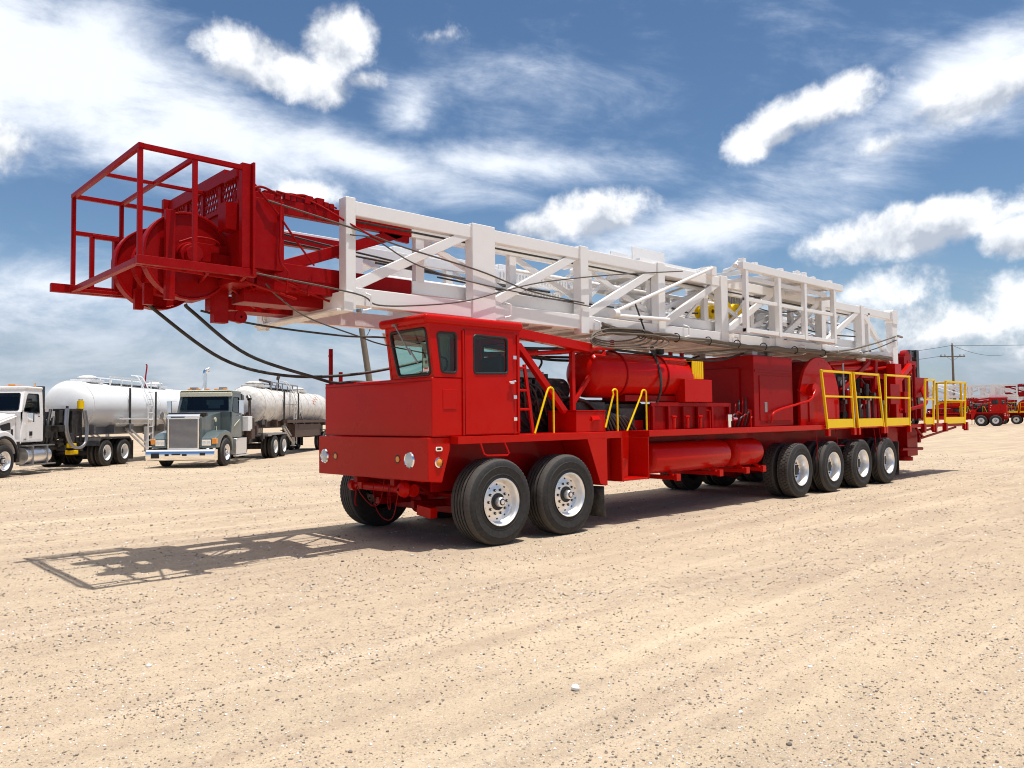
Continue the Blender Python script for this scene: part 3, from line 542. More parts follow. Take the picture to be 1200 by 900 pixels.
for y, z, a, b, r in ((-.55, 3.9, 1.2, 12.9, .03), (.5, 3.75, -.5, 11, .045), (.1, 4.05, 3.2, 9.6, .06), (-.3, 3.55, 4.0, 13, .05), (.35, 3.5, 2.6, 8, .055), (-.6, 3.35, 5, 12, .035)): m.cyl((a, y, z), (b, y, z), r, 10)
for k in range(24):
    x = r2.uniform(2.6, 12.8); y = r2.uniform(-.6, .6); z = r2.uniform(3.4, 4.0); m.box(x-r2.uniform(.04, .3), x+r2.uniform(.04, .3), y-.05, y+.05, z-.05, z+r2.uniform(.02, .22))
for k in range(10):
    x = 3+k*1.0; m.beam((x, -.7, 3.5+.1*(k % 3)), (x+.6, .7, 3.7+.15*(k % 2)), .05, .05)
m.build('mast_piping', WHITE, mast, .004)
m = MB(); m.box(5.80, 5.98, -1.1, -.86, 4.30, 4.47); m.cyl((3.0, -1.10, 3.30), (4.42, -1.10, 3.345), .035, 10); m.cyl((2.95, -1.1, 3.36), (5.80, -1.12, 4.42), .03, 10); m.cyl((5.8, -1.12, 4.42), (5.9, -.2, 4.46), .03, 10); m.lathe([(.0, -.06), (.07, -.06), (.07, .06), (0, .06)], (2.95, -1.1, 3.33), (1, 0, 0), 12); m.build('hinge_strut', WHITE, mast)
for X, z in ((-1.7, 3.0), (.62, 3.1), (2.55, 3.0), (5.0, 3.1), (6.65, 3.0), (7.9, 3.1), (9.4, 3.0), (11.0, 3.05), (12.3, 3.0)):
    m = MB(); m.tube([(X, -1.01, z+.2), (X, -1.12, z+.16), (X, -1.12, z), (X-.1, -1.10, z-.03)], .014, 6); m.build('hook', WHITE, mast)
m = MB(); m.box(4.82, 5.84, -.02, 0.0, 4.56, 4.88); m.box(4.82, 5.84, .5, .52, 4.56, 4.88); m.box(5.80, 5.84, 0, .5, 4.56, 4.88); m.box(4.80, 5.86, -.03, .53, 4.54, 4.57)
for x in (4.9, 5.75):
    for y in (.03, .45): m.box(x-.04, x+.04, y-.03, y+.03, 4.2, 4.55)
m.box(3.9, 5.6, -.9, -.75, 4.33, 4.40); m.box(3.4, 5.2, .2, .35, 4.4, 4.48); m.cyl((3.6, -.3, 4.4), (5.8, -.35, 4.52), .04, 8); m.cyl((3.7, .1, 4.45), (3.9, .9, 4.5), .05, 10); m.cyl((4.0, -.2, 4.42), (4.0, .8, 4.42), .05, 10); m.box(4.6, 6.0, -.9, .9, 4.27, 4.33)
m.build('work_basket', WHITE, mast, .004)
# tubing board folded against the near side
m = MB()
m.box(6.35, 10.62, -1.44, -1.30, 4.43, 4.58); m.box(6.45, 10.2, -1.40, -1.34, 3.84, 3.91); m.box(6.45, 10.3, -1.42, -1.32, 3.24, 3.32); m.box(6.45, 10.0, -1.36, -1.30, 4.26, 4.34)
for X in (6.5, 7.75, 8.85, 10.22): m.box(X-.05, X+.05, -1.435, -1.335, 3.22, 4.44)
for X in (6.5, 8.85, 10.22):
    m.box(X-.035, X+.035, -1.34, -1.0, 4.22, 4.29); m.box(X-.035, X+.035, -1.34, -1.0, 3.24, 3.3)
m.box(7.9, 10.45, -1.30, .9, 4.50, 4.535); m.box(7.9, 10.45, .86, .92, 4.3, 4.5)
for x in (7.0, 7.9, 9.2, 10.4): m.beam((x, -1.3, 4.5), (x, .9, 4.5), .07, .09)
for x in (6.45, 6.9, 7.9, 8.6, 8.9, 9.3, 10.1): m.box(x-.05, x+.05, -1.42, -1.3, 4.58, 4.62+.05*r2.random())
m.tube(spline([(6.3, -1.3, 4.5), (6.6, -1.2, 4.62), (7.0, -.8, 4.6), (7.4, -.4, 4.66)]), .05, 8)
m.build('tubing_board', WHITE, mast, .008)
m = MB()
for x, y, z, r in ((6.25, -.58, 3.68, .12), (6.5, -.6, 3.72, .11), (6.95, -.6, 3.80, .17), (7.2, -.58, 3.72, .14), (7.42, -.6, 3.83, .11)): m.lathe([(.04, -.09), (r, -.09), (r+.02, -.05), (r-.03, 0), (r+.02, .05), (r, .09), (.04, .09)], (x, y, z), (.3, 1, .1), 20)
m.box(6.15, 7.5, -.63, -.55, 3.58, 3.74); m.mat(1).cyl((6.95, -.7, 3.80), (6.95, -.4, 3.80), .05, 12)
m.build('travelling_block', [YEL, GASK], mast)
# red top section of the mast and crown
m = MB()
for s in (-1, 1):
    y0, y1 = sorted((s*.68, s*.79)); m.box(-3.25, -.86, y0, y1, 4.065, 4.235); m.box(-3.25, -.86, y0, y1, 3.305, 3.485)
    m.beam((-2.66, s*.735, 3.46), (-1.0, s*.735, 4.10), .06, .13); m.prism([(-1.35, 4.07), (-.87, 4.07), (-.87, 3.98), (-1.05, 3.99)], 'y', s*.735-.03, s*.735+.03)
m.box(-3.05, -1.75, -.56, -.22, 3.03, 3.20); m.box(-3.05, -1.75, .22, .56, 3.03, 3.20); m.beam((-2.9, -.3, 3.1), (-2.3, .3, 3.1), .05, .06); m.beam((-2.0, -.3, 3.1), (-2.5, .3, 3.1), .05, .06); m.box(-2.6, -1.6, -.62, -.3, 3.20, 3.31); m.box(-2.2, -1.5, -.3, .3, 3.3, 3.5)
for X in (-3.1, -2.0, -1.0): m.box(X-.06, X+.06, -.68, .68, 3.34, 3.46)
m.beam((-2.9, -.7, 3.4), (-1.2, .7, 3.4), .08, .08); m.box(-3.0, -1.9, -.78, -.2, 3.16, 3.31)
top = m.build('mast_top_section', RED2, rig, .008)
m = MB(); m.box(-3.25, -2.78, -1.01, -.96, 3.34, 4.13); m.box(-3.25, -2.78, .96, 1.01, 3.34, 4.13); m.box(-2.83, -2.78, -1.0, 1.0, 3.34, 3.5); m.box(-3.25, -2.80, -.95, .95, 3.36, 3.40); m.box(-3.2, -2.9, -1.0, -.8, 4.1, 4.2); m.tube(spline([(-2.84, -1.05, 4.14), (-2.86, -1.08, 3.8), (-2.86, -1.07, 3.45), (-2.75, -1.04, 3.33)]), .016, 6); m.build('side_plate', RED2, top, .005)
m = MB()
s_ = .05
for y in (-1.17, 1.17):
    for X in (-4.385, -3.85): m.beam((X, y*.998, 3.26), (X, y*.998, 4.345), s_-.004, s_-.004)
    m.beam((-4.36, y, 4.37), (-3.27, y, 4.37), s_, s_)
m.box(-4.42, -3.2, -1.21, -1.13, 3.20, 3.285); m.box(-4.62, -3.1, 1.13, 1.21, 3.20, 3.30); m.box(-4.40, -3.3, .98, 1.02, 3.20, 3.24)
m.beam((-4.385, -1.197, 4.372), (-4.385, 1.197, 4.372), s_, s_); m.beam((-3.85, -1.145, 4.367), (-3.85, 1.145, 4.367), s_-.006, s_-.006); m.beam((-4.36, 0, 4.364), (-3.3, 0, 4.364), s_-.012, s_-.012)
m.beam((-4.39, -1.125, 3.235), (-4.39, 1.125, 3.235), .06, .06); m.beam((-4.385, 1.17, 3.93), (-3.3, 1.17, 3.93), s_, s_); m.beam((-4.2, 1.10, 3.90), (-3.3, 1.10, 3.90), s_, s_); m.beam((-4.2, 1.10, 3.22), (-4.2, 1.10, 3.90), s_, s_); m.box(-3.95, -3.80, 1.10, 1.20, 3.22, 3.92)
m.box(-3.36, -3.262, -1.20, -1.12, 3.29, 4.42); m.box(-3.26, -3.235, -1.25, -.95, 3.22, 4.43); m.box(-3.36, -3.25, 1.12, 1.20, 3.22, 4.52)
for y in (-.9, -.3, .3, .9): m.beam((-4.38, y*1.2, 3.22), (-3.3, y, 3.22), .03, .04) if abs(y) > .5 else None
m.beam((-3.7, -1.15, 3.22), (-3.2, .8, 3.18), .03, .05); m.beam((-3.3, -1.15, 3.22), (-2.95, .3, 3.16), .04, .05)
m.build('crown_cage', RED2, top, .004)
m = MB(); m.box(-3.262, -3.227, -.94, 1.11, 3.25, 4.04)
for y in (-.90, -.38, .12, .62, 1.07): m.box(-3.268, -3.222, y-.04, y+.04, 4.07, 4.37)
m.box(-3.30, -3.22, -.6, 1.11, 4.36, 4.50); m.box(-3.31, -3.20, -.94, -.6, 4.34, 4.44); m.box(-3.29, -3.23, -.94, 1.11, 4.03, 4.08)
for k in range(30):
    y = -1.05+.075*k
    for d in (-1, 1):
        a, b = (y, y+.15*d) ; 
        m.beam((-3.245, a, 4.08), (-3.245, b, 4.36), .012, .016, (1, 0, 0)) if -.92 < min(a, b) and max(a, b) < 1.1 else None
m.box(-3.42, -3.262, -.92, -.72, 3.75, 4.05); m.box(-3.45, -3.262, -.7, .9, 3.3, 3.5)
m.build('crown_screen', RED2, top)
for y in (-.50, .46):
    m = MB(); m.lathe([(.05, -.02), (.455, -.02), (.46, -.045), (.485, -.045), (.485, .10), (.46, .10), (.455, .02), (.05, .02)], (-3.66, y, 3.475), (0, 1, 0), 56)
    m.lathe([(0, -.12), (.12, -.12), (.15, -.05), (.15, .05), (.12, .12), (0, .12)], (-3.66, y, 3.475), (0, 1, 0), 24); m.build('sheave', RED2, top, .006)
m = MB()
for y in (-.26, .22): m.lathe([(.04, -.06), (.36, -.06), (.33, 0), (.36, .06), (.04, .06)], (-3.66, y, 3.475), (0, 1, 0), 40)
m.cyl((-3.66, -.7, 3.475), (-3.66, .7, 3.475), .09, 16)
for x, y, zz in ((-3.90, -.61, 3.93), (-3.95, -.1, 3.2), (-3.9, .36, 3.2)): m.box(x-.05, x+.05, y-.035, y+.035, 2.96, zz)
m.box(-3.66, -3.25, -.62, -.56, 3.42, 3.62); m.box(-3.66, -3.25, .5, .56, 3.42, 3.62); m.tube(spline([(-3.8, -.6, 3.6), (-3.6, -.6, 3.68), (-3.4, -.62, 3.66), (-3.3, -.6, 3.55)]), .012, 6)
m.build('sheave_block', RED2, top, .005)
m = MB(); m.box(-3.31, -3.14, -.36, -.24, 2.79, 3.22); m.prism([(-3.14, 2.83), (-2.98, 2.81), (-2.98, 2.95), (-3.14, 2.93)], 'y', -.33, -.27); m.lathe([(.015, -.04), (.075, -.04), (.075, .04), (.015, .04)], (-2.98, -.3, 2.88), (0, 1, 0), 24); m.box(-3.34, -3.08, -.9, .9, 3.17, 3.25); m.build('hanger_bracket', RED2, top, .005)
m = MB()
m.tube([(-3.12+.06*math.cos(t*PI/6), -.9, 4.25+.06*math.sin(t*PI/6)) for t in range(13)], .02, 6)
for k in range(14):
    x = -3.15+k*.085; m.box(x-.03, x+.03, -.82+.02*(k % 3), -.74+.02*(k % 3), 4.23, 4.27+.05*r2.random())
m.tube(spline([(-3.2, -.95, 4.2), (-3.0, -.9, 4.29), (-2.7, -.8, 4.27), (-2.4, -.78, 4.33), (-2.2, -.76, 4.26)]), .014, 6); m.tube(spline([(-2.9, -.7, 4.25), (-2.6, -.75, 4.32), (-2.2, -.7, 4.33), (-1.95, -.75, 4.26)]), .012, 6)
for x in (-2.35, -2.2): m.box(x-.05, x+.05, -.80, -.70, 4.235, 4.33)
m.build('cable_clamps', RED2, top)
for k in range(16):
    x = r2.uniform(-1, 12); y = r2.choice((-.82, -.6, .3, .62, .84)); z = r2.uniform(3.5, 4.1); L_ = r2.uniform(1.5, 4)
    m = MB(); m.tube(spline([(x, y, z), (x+L_*.5, y+.03, z-r2.uniform(.02, .15)), (x+L_, y, z+r2.uniform(-.2, .15))], 6), r2.choice((.008, .012, .016)), 6); m.build('rigging_line', r2.choice((WHITE, ROPE, TANC, HOSE)), mast)
for k in range(7):
    x = 2.6+1.45*k; m = MB(); m.beam((x, -.72, 3.5), (x+.7, -.72, 4.04), .035, .05); m.beam((x+.7, .72, 3.5), (x, .72, 4.04), .035, .05); m.beam((x, -.7, 4.08), (x+.8, .7, 4.08), .05, .04); m.build('inner_brace', WHITE, mast)
# ---- ropes and hoses
m = MB()
for p, q in (((-3.2, -1.0, 3.34), (-2.0, -.7, 3.1)), ((-3.2, -.9, 3.2), (-2.6, -.95, 3.05)), ((-2.9, -1.0, 3.3), (-2.2, -.6, 3.2)), ((-3.3, -1.1, 3.25), (-2.8, -.4, 3.12)), ((-2.7, -.95, 3.36), (-2.72, -.95, 3.12)), ((-2.4, -.9, 3.32), (-2.42, -.9, 3.12)), ((-3.2, -.6, 3.15), (-2.4, .4, 3.05))): m.cyl(p, q, .014, 6)
m.tube(spline([(-3.1, -1.04, 4.2), (-2.9, -1.05, 4.0), (-2.6, -.98, 3.7), (-2.3, -.82, 3.5)]), .012, 6); m.tube(spline([(-2.78, -.82, 4.3), (-2.3, -.80, 4.26), (-1.9, -1.04, 4.0), (-1.5, -1.06, 3.86)]), .013, 6)
m.build('rigging_rods', RED2, top)
def rope(name, pts, r, mt, parent=rig, sm=True, n=6):
    m = MB(); m.tube(spline(pts, 8) if sm else pts, r, n); return m.build(name, mt, parent)
rope('guy_line', [(-3.21, -1.08, 3.27), (-1.89, -1.08, 3.17), (-1.56, -1.08, 3.06), (-.75, -1.08, 3.14), (-.11, -1.08, 3.26), (.52, -1.08, 3.45), (1.39, -1.08, 3.68), (2.98, -1.08, 3.97), (4.9, -1.08, 4.26)], .010, ROPE)
rope('guy_line', [(-3.0, -1.06, 4.1), (-1.9, -1.06, 3.96), (-1.2, -1.06, 3.84), (0.08, -1.06, 3.69), (1.07, -1.06, 3.51), (2.25, -1.06, 3.44)], .011, ROPE)
rope('guy_line', [(-1.95, -1.06, 3.88), (-1.6, -1.06, 3.87), (-.93, -1.06, 3.63), (.2, -1.06, 3.5), (2.4, -1.06, 3.40)], .009, ROPE)
rope('guy_line', [(-2.75, .2, 4.13), (-1.5, .2, 4.02), (-.5, .2, 3.95), (.6, .2, 3.85), (2.2, .2, 3.8)], .014, HOSE)
rope('guy_line', [(-2.75, .2, 4.02), (-1.5, .2, 3.95), (-.3, .2, 3.9), (1.5, .2, 3.78)], .014, HOSE)
rope('guy_line', [(-1.85, -.845, 4.115), (3, -.845, 4.10), (6, -.845, 4.11), (12.6, -.845, 4.09)], .014, HOSE)
rope('guy_line', [(-.5, .6, 3.98), (1.5, .6, 3.93), (3.2, .6, 3.92)], .02, HOSE)
rope('guy_line', [(-3.4, -.2, 2.93), (-2.73, -.2, 2.82), (-1.56, -.2, 2.76), (-.69, -.2, 2.77), (.6, -.2, 2.62)], .013, HOSE)
rope('guy_line', [(-2.95, -.9, 3.2), (-2.79, -.9, 3.06), (-2.43, -.9, 2.86), (-1.74, -.9, 2.68), (-1.17, -.75, 2.6), (.6, -.3, 2.5)], .009, ROPE)
rope('crown_hose', [(-3.8, .3, 3.05), (-3.72, .3, 2.95), (-2.94, .3, 2.43), (-2.15, .3, 2.25), (-1.26, .3, 2.27), (-.34, .3, 2.42), (.6, .2, 2.66)], .021, HOSE, n=8)
rope('crown_hose', [(-3.5, 0, 3.02), (-3.42, 0, 2.94), (-2.75, 0, 2.47), (-1.82, 0, 2.21), (-1.4, .2, 2.16), (-.93, .5, 2.20), (-.4, .3, 2.22), (.6, .1, 2.55)], .021, HOSE, n=8)
rope('guy_line', [(14.55, -1.06, 3.69), (13.02, -1.06, 3.40), (11.42, -1.06, 3.16), (9.4, -1.06, 3.04)], .02, TANC)
rope('guy_line', [(14.6, -1.06, 3.6), (13.2, -1.08, 3.3), (11.9, -1.08, 3.1), (10.2, -1.06, 3.0)], .014, HOSE)
rope('mast_pin', [(14.7, -1.06, 3.72), (15.0, -1.06, 3.70)], .03, STEEL, sm=False)
for k in range(8):
    pts = []
    for i in range(26):
        x = 2.6+i*.46; pts.append((x, -1.09-.05*r2.random(), 3.03+.02*math.sin(k*2+i*.8)+.05*r2.random()-.07*math.sin(PI*min(1, max(0, (x-2.5)/9)))+(.007*k)))
    rope('hose_bundle', pts, .016+.008*(k % 3), TANC, mast)
for k in range(6):
    pts = [(3.0+(.62+.03*k)*math.cos(t*PI/10)+.1*k*(math.cos(t*PI/10) > 0), -1.10-.02*k, 2.99+(.11+.018*(k % 4))*math.sin(t*PI/10)-.02*k+.05*math.cos(t*PI/10)) for t in range(20)]
    m = MB(); m.tube(spline(pts+[pts[0]], 4), .013, 6); m.build('hose_coil', TANC, mast)
for X in (3.6, 4.6, 5.6, 6.6, 7.6, 8.9, 10.2):
    m = MB(); m.tube([(X, -1.12+.075*math.cos(t*PI/8), 3.04+.075*math.sin(t*PI/8)) for t in range(16)], .010, 6, True); m.build('hose_tie', GASK, mast)
m = MB(); m.beam((3.45, -1.12, 3.55), (3.75, -1.12, 3.02), .02, .02); m.beam((3.55, -1.12, 3.28), (3.65, -1.12, 3.28), .02, .02); m.build('hose_tie', GASK, mast)
# ================================================================== TANKER TRUCKS ON THE LEFT
twf = make_wheel(.52, .28, .29, 'front', None); twr = make_wheel(.52, .25, .29, 'rear', None, 'rib', True, TANKW)
WPOOL = [twf, twr]
def wheels(par, fr, rr, hw=1.22):
    for X in fr:
        for s in (-1, 1): copy_tree(twf, par, (X, s*hw, .52), 0 if s < 0 else PI)
    for X in rr:
        for s in (-1, 1): copy_tree(twr, par, (X, s*hw, .52), 0 if s < 0 else PI)
def chassis(t, x0, x1, junk, cols, seed):
    m = MB()
    for s in (-1, 1): m.box(x0, x1, s*.42-.05, s*.42+.05, .72, .98)
    m.cyl((0, -1, .52), (0, 1, .52), .09, 10); m.cyl((6.2, -1, .52), (6.2, 1, .52), .12, 10); m.cyl((7.55, -1, .52), (7.55, 1, .52), .12, 10); m.box(5.9, 7.9, -.5, .5, .98, 1.12)
    m.build('chassis', BLACK, t)
    rr = random.Random(seed); m = MB()
    for i in range(70):
        x = rr.uniform(*junk); y = rr.choice((rr.uniform(-1.15, -.2), rr.uniform(-1.1, 1.0))); z = rr.uniform(.75, 2.0); m.mat(rr.choice((0, 0, 0, 1)))
        a, b, c = rr.uniform(.04, .22), rr.uniform(.04, .15), rr.uniform(.05, .25); m.box(x-a, x+a, y-b, y+b, z-c, z+c)
    for i in range(16):
        x = rr.uniform(*junk); y = rr.uniform(-1.1, .6); m.mat(rr.choice((0, 1))); m.tube(spline([(x, y, .8), (x+rr.uniform(-.3, .3), y-.08, 1.4), (x+rr.uniform(-.3, .3), y, rr.uniform(1.7, 2.35))], 5), rr.uniform(.02, .06), 8)
    m.build('vacuum_pump', cols, t, .006)
def cabin(t, x0, x1, zb, zs, zr, hw, rake, paint, seatz):
    """cab shell with windscreen, side windows, door and interior"""
    c = MB(); L = []
    for s in (-1, 1):
        pm = lambda u, w, d, s=s: (u, s*(hw-d-.06*max(0, w-zs)), w)
        out = [(x0, zb), (x1, zb), (x1, zr-.05), (x0+rake, zr-.05)]
        hol = [(x0+.14, zs+.02), (x1-.22, zs-.06), (x1-.22, zr-.22), (x0+rake+.12, zr-.22)]
        L.append((plate_hole(c, out, hol, .06, pm, .05), pm))
    xf = lambda z: x0+rake*max(0, z-zs)/(zr-.05-zs)
    fm = lambda u, w, d: (xf(w)+d, u, w)
    fo = [(-hw, zs), (hw, zs), (hw-.06, zr-.05), (-hw+.06, zr-.05)]; fh = [(-hw+.10, zs+.05), (hw-.10, zs+.05), (hw-.17, zr-.20), (-hw+.17, zr-.20)]
    L.append((plate_hole(c, fo, fh, .07, fm, .05), fm))
    bm_ = lambda u, w, d: (x1-d, u, w)
    bo = [(-hw, zb), (hw, zb), (hw-.06, zr-.05), (-hw+.06, zr-.05)]; bh = [(-.5, zs+.15), (.5, zs+.15), (.5, zr-.28), (-.5, zr-.28)]
    L.append((plate_hole(c, bo, bh, .06, bm_, .05), bm_))
    c.box(x0, x1, -hw+.02, hw-.02, zb-.03, zb+.02); c.box(x0+.02, x0+.06, -hw+.05, hw-.05, zb, zs)
    cb = c.build('cab', paint, t)
    for k, (lp, mp) in enumerate(L):
        p = MB(); p.add([mp(q.x, q.y, .015) for q in lp], [tuple(range(len(lp)))]); p.build('windscreen' if k == 2 else 'side_window' if k < 2 else 'rear_window', GLD if k < 2 else GLD, cb)
        g = MB(); g.tube([mp(q.x, q.y, .0) for q in lp], .016, 6, True); g.build('window_seal', GASK, cb)
    m = MB(); m.box(x0+rake-.05, x1+.03, -hw+.02, hw-.02, zr-.07, zr+.03); r_ = m.build('roof', paint, cb, .045)
    m = MB(); m.box(x0+.25, x0+.45, -hw+.06, hw-.06, zs-.25, zs+.03)
    for s in (-.5, .5): m.box(x1-.5, x1-.1, s-.25, s+.25, seatz, seatz+.2); m.box(x1-.22, x1-.08, s-.25, s+.25, seatz, seatz+.85)
    m.build('seats', SEAT, cb, .03)
    for s in (-1, 1):
        m = MB(); m.box(x0+.10, x1-.12, s*hw-.004, s*hw+.012, zb+.04, zs-.03); m.mat(1).box(x1-.30, x1-.18, s*hw-.005, s*hw+.035, zs-.16, zs-.12); m.build('door', [paint, CHR], cb, .006)
    return cb, xf
def mirror(cb, x, y, z, hgt=.42):
    m = MB(); s = 1 if y > 0 else -1; m.box(x, x+.07, y-.09, y+.09, z, z+hgt); m.tube([(x+.06, y, z), (x+.15, y-s*.25, z-.05)], .012, 6); m.tube([(x+.06, y, z+hgt), (x+.15, y-s*.25, z+hgt)], .012, 6); m.build('mirror', CHR, cb, .01)

# ---- white tractor
WT = thing('tractor_truck', 'white tractor truck at the left edge with black fender lips', 'truck', ld(-17.02, 24.55), YAW)
wheels(WT, (0,), (6.2, 7.6)); chassis(WT, -.7, 8.2, (2.5, 4.9), [BLACK, DARK], 3)
cb, xf = cabin(WT, 1.02, 2.22, 1.10, 2.06, 2.88, 1.08, .28, WHITE, 1.5)
m = MB()
prof = lambda u: [(-.75, .80), (-.85, 1.3), (-.70, 1.62), (-.2, 1.82), (1.02, 2.07), (1.02, 1.0), (.75, .9)]
m.grid_wall(lambda u, v: (lambda x, y: (x, y, (1.62+.42*((x+.7)/1.72))-.10*abs(y/.95)**3*1.2))(-.72+1.74*u, -.95+1.9*v), 10, 12)
m.prism([(-.72, .85), (-.85, 1.25), (-.72, 1.60), (1.02, 2.0), (1.02, .98), (.8, .95), (.62, 1.05), (.40, 1.18), (-.40, 1.18)], 'y', -.90, .90)
h = m.build('hood', WHITE, WT, .03)
for s in (-1, 1):
    m = MB()
    arc = [(.62*math.cos(a*PI/14), .56+.66*math.sin(a*PI/14)) for a in range(15)]; arc2 = [(.80*math.cos(a*PI/14), .60+.86*math.sin(a*PI/14)) for a in range(15)]
    m.prism(arc2 + arc[::-1], 'y', min(s*.75, s*1.20), max(s*.75, s*1.20)); m.prism([(-.75, .7), (-.62, .7), (-.62, 1.3), (-.85, 1.2)], 'y', min(s*.7, s*1.15), max(s*.7, s*1.15)); f = m.build('fender', WHITE, WT, .05)
    m = MB(); arc3 = [(.70*math.cos(a*PI/14), .57+.73*math.sin(a*PI/14)) for a in range(15)]; m.prism(arc3 + arc[::-1], 'y', min(s*1.17, s*1.235), max(s*1.17, s*1.235)); m.box(.60, .78, min(s*.8, s*1.2), max(s*.8, s*1.2), .45, 1.1); m.build('fender_lip', GASK, f, .01)
    m = MB(); m.prism(rounded([(.20, 1.62), (.72, 1.72), (.76, 1.48), (.34, 1.45)], .05), 'y', min(s*.90, s*.915), max(s*.90, s*.915)); m.box(.78, .82, min(s*.9, s*.95), max(s*.9, s*.95), 1.15, 1.5); m.build('hood_vent', GASK, h)
m = MB(); m.box(-1.0, -.82, -1.2, 1.2, .42, .80); m.build('bumper', CHR, WT, .03)
m = MB(); m.box(-.86, -.83, -.5, .5, .9, 1.5); m.build('grille', STEEL, WT)
for y in (-.62, .62, -.2, .2): m = MB(); m.box(1.55, 1.68, y-.06, y+.06, 2.90, 2.95); m.build('roof_marker', AMBER, WT, .01)
m = MB(); m.cyl((1.9, -.2, 2.9), (1.9, -.2, 3.0), .11, 14); m.box(1.5, 2.0, -.75, -.45, 2.90, 2.94); m.cyl((2.05, -.9, 2.9), (2.05, -.9, 3.05), .02, 8); m.build('beacon', AMBER, WT)
mirror(cb, 1.12, -1.32, 1.72, .3); mirror(cb, 1.12, 1.32, 1.85)
m = MB(); m.box(1.45, 1.6, -1.1, -1.09, 1.28, 1.42); m.box(1.15, 1.28, -1.10, -1.092, 1.16, 1.18); m.build('door_badge', GASK, WT)
m = MB(); m.cyl((1.15, -.98, .62), (2.45, -.98, .62), .28, 24); ft = m.build('fuel_tank', ALU, WT, .01)
m = MB(); m.box(1.1, 2.7, -1.22, -.75, .93, .97); m.box(1.0, 2.7, -1.25, -1.05, .30, .34)
for x in (1.4, 2.2): m.box(x-.03, x+.03, -1.27, -.7, .32, .93)
m.build('step', STEEL, WT, .006)
m = MB(); m.box(2.32, 2.45, -1.0, .9, 1.1, 2.95); m.cyl((2.55, -.75, 1.0), (2.55, -.75, 2.9), .09, 14); m.cyl((2.75, -.5, 1.0), (2.75, -.5, 2.2), .16, 14); m.build('exhaust_stack', BLACK, WT, .01)
m = MB(); m.box(3.9, 4.5, -1.12, -.5, 1.2, 2.12); m.box(3.75, 4.6, -1.15, -.5, 2.12, 2.2); m.cyl((3.8, -1.0, 1.0), (3.8, -1.0, 2.3), .05, 8); m.cyl((4.7, -1.0, 1.0), (4.7, -1.0, 2.3), .05, 8); m.build('pump_housing', BLACK, WT, .01)
m = MB(); m.cyl((4.35, -1.18, 2.2), (4.35, -1.18, 2.5), .12, 12); m.mat(1).cyl((4.35, -1.18, 2.5), (4.35, -1.18, 2.55), .08, 12); m.mat(0).box(3.6, 3.9, -1.3, -1.1, .8, .95); m.box(3.7, 4.2, -1.2, -1.0, .55, .7); m.build('yellow_valve', [YEL, STEEL], WT, .01)
for k, dx in enumerate((0, .12)):
    m = MB(); m.tube(spline([(3.35+dx, -1.22, 2.2), (3.25+dx, -1.25, 1.5), (3.5+dx, -1.28, .95), (4.0+dx, -1.28, .78), (4.5, -1.28, .95), (4.72-dx, -1.25, 1.5), (4.6-dx, -1.22, 2.15)], 8), .045, 8); m.build('suction_hose', STEEL, WT)
for s in (-1, 1):
    m = MB(); pr = [(5.55, .80), (5.62, 1.0), (5.8, 1.12), (8.0, 1.12), (8.18, 1.0), (8.2, .9), (8.14, .9), (8.05, 1.04), (5.9, 1.06), (5.7, .98), (5.62, .8)]; m.prism(pr, 'y', min(s*.65, s*1.22), max(s*.65, s*1.22)); m.build('fender', BLACK, WT, .008)
    m = MB(); m.box(8.3, 8.32, min(s*.65, s*1.22), max(s*.65, s*1.22), .18, .95); m.build('mud_flap', MUD, WT)

# ---- grey-green tractor
GT = thing('tractor_truck', 'grey green tractor truck with a square chrome grille, chrome bumper and tall exhaust stack', 'truck', ld(-12.07, 30.0), YAW)
wheels(GT, (0,), (6.15, 7.5)); chassis(GT, -.9, 8.1, (2.7, 5.0), [RUST, DARK], 8)
cb, xf = cabin(GT, .85, 2.05, 1.08, 2.05, 2.86, 1.06, .22, GRAYP, 1.5)
m = MB(); m.box(.98, 1.16, -1.02, 1.02, 2.66, 2.83); m.box(1.0, 1.9, -.98, .98, 2.88, 2.92); m.build('sun_visor', CREAMP, cb, .02)
for y in (-.7, -.35, 0, .35, .7): m = MB(); m.box(1.12, 1.26, y-.07, y+.07, 2.925, 2.98); m.build('roof_marker', AMBER, GT, .012)
for y in (-.55, .6): m = MB(); m.box(1.25, 1.5, y-.13, y+.13, 2.92, 3.05); m.build('roof_lamp', STEEL, GT, .02)
m = MB(); m.prism([(-1.02, .70), (-1.05, 1.86), (.86, 2.06), (.86, .95)], 'y', -.66, .66); m.prism([(-.9, 1.84), (-.86, 1.98), (-.78, 1.99), (-.70, 1.86)], 'y', -.72, .72); h = m.build('hood', GRAYP, GT, .05)
m = MB(); m.prism([(-.95, 1.88), (-.98, 2.0), (-.84, 2.02), (-.78, 1.9)], 'y', -.78, .60); m.build('bug_shield', GASK, h)
m = MB()
m.box(-1.10, -1.04, -.58, -.52, .70, 1.80); m.box(-1.10, -1.04, .52, .58, .70, 1.80); m.box(-1.10, -1.04, -.58, .58, .66, .72); m.prism([(-1.11, 1.78), (-1.11, 1.90), (-.98, 1.99), (-.9, 1.99), (-.9, 1.78)], 'y', -.60, .60); g = m.build('grille', CHR, h, .015)
m = MB()
for i in range(26): m.box(-1.08, -1.055, -.52, .52, .74+i*.040, .763+i*.040)
m.box(-1.055, -1.04, -.52, .52, .72, 1.79); m.build('grille_bars', STEEL, g)
m = MB(); m.box(-1.118, -1.108, -.62, -.1, 1.84, 1.90); m.build('grille_badge', CARD, g); m = MB(); m.box(-1.118, -1.108, -.05, .45, 1.83, 1.87); m.build('grille_badge', GASK, g)
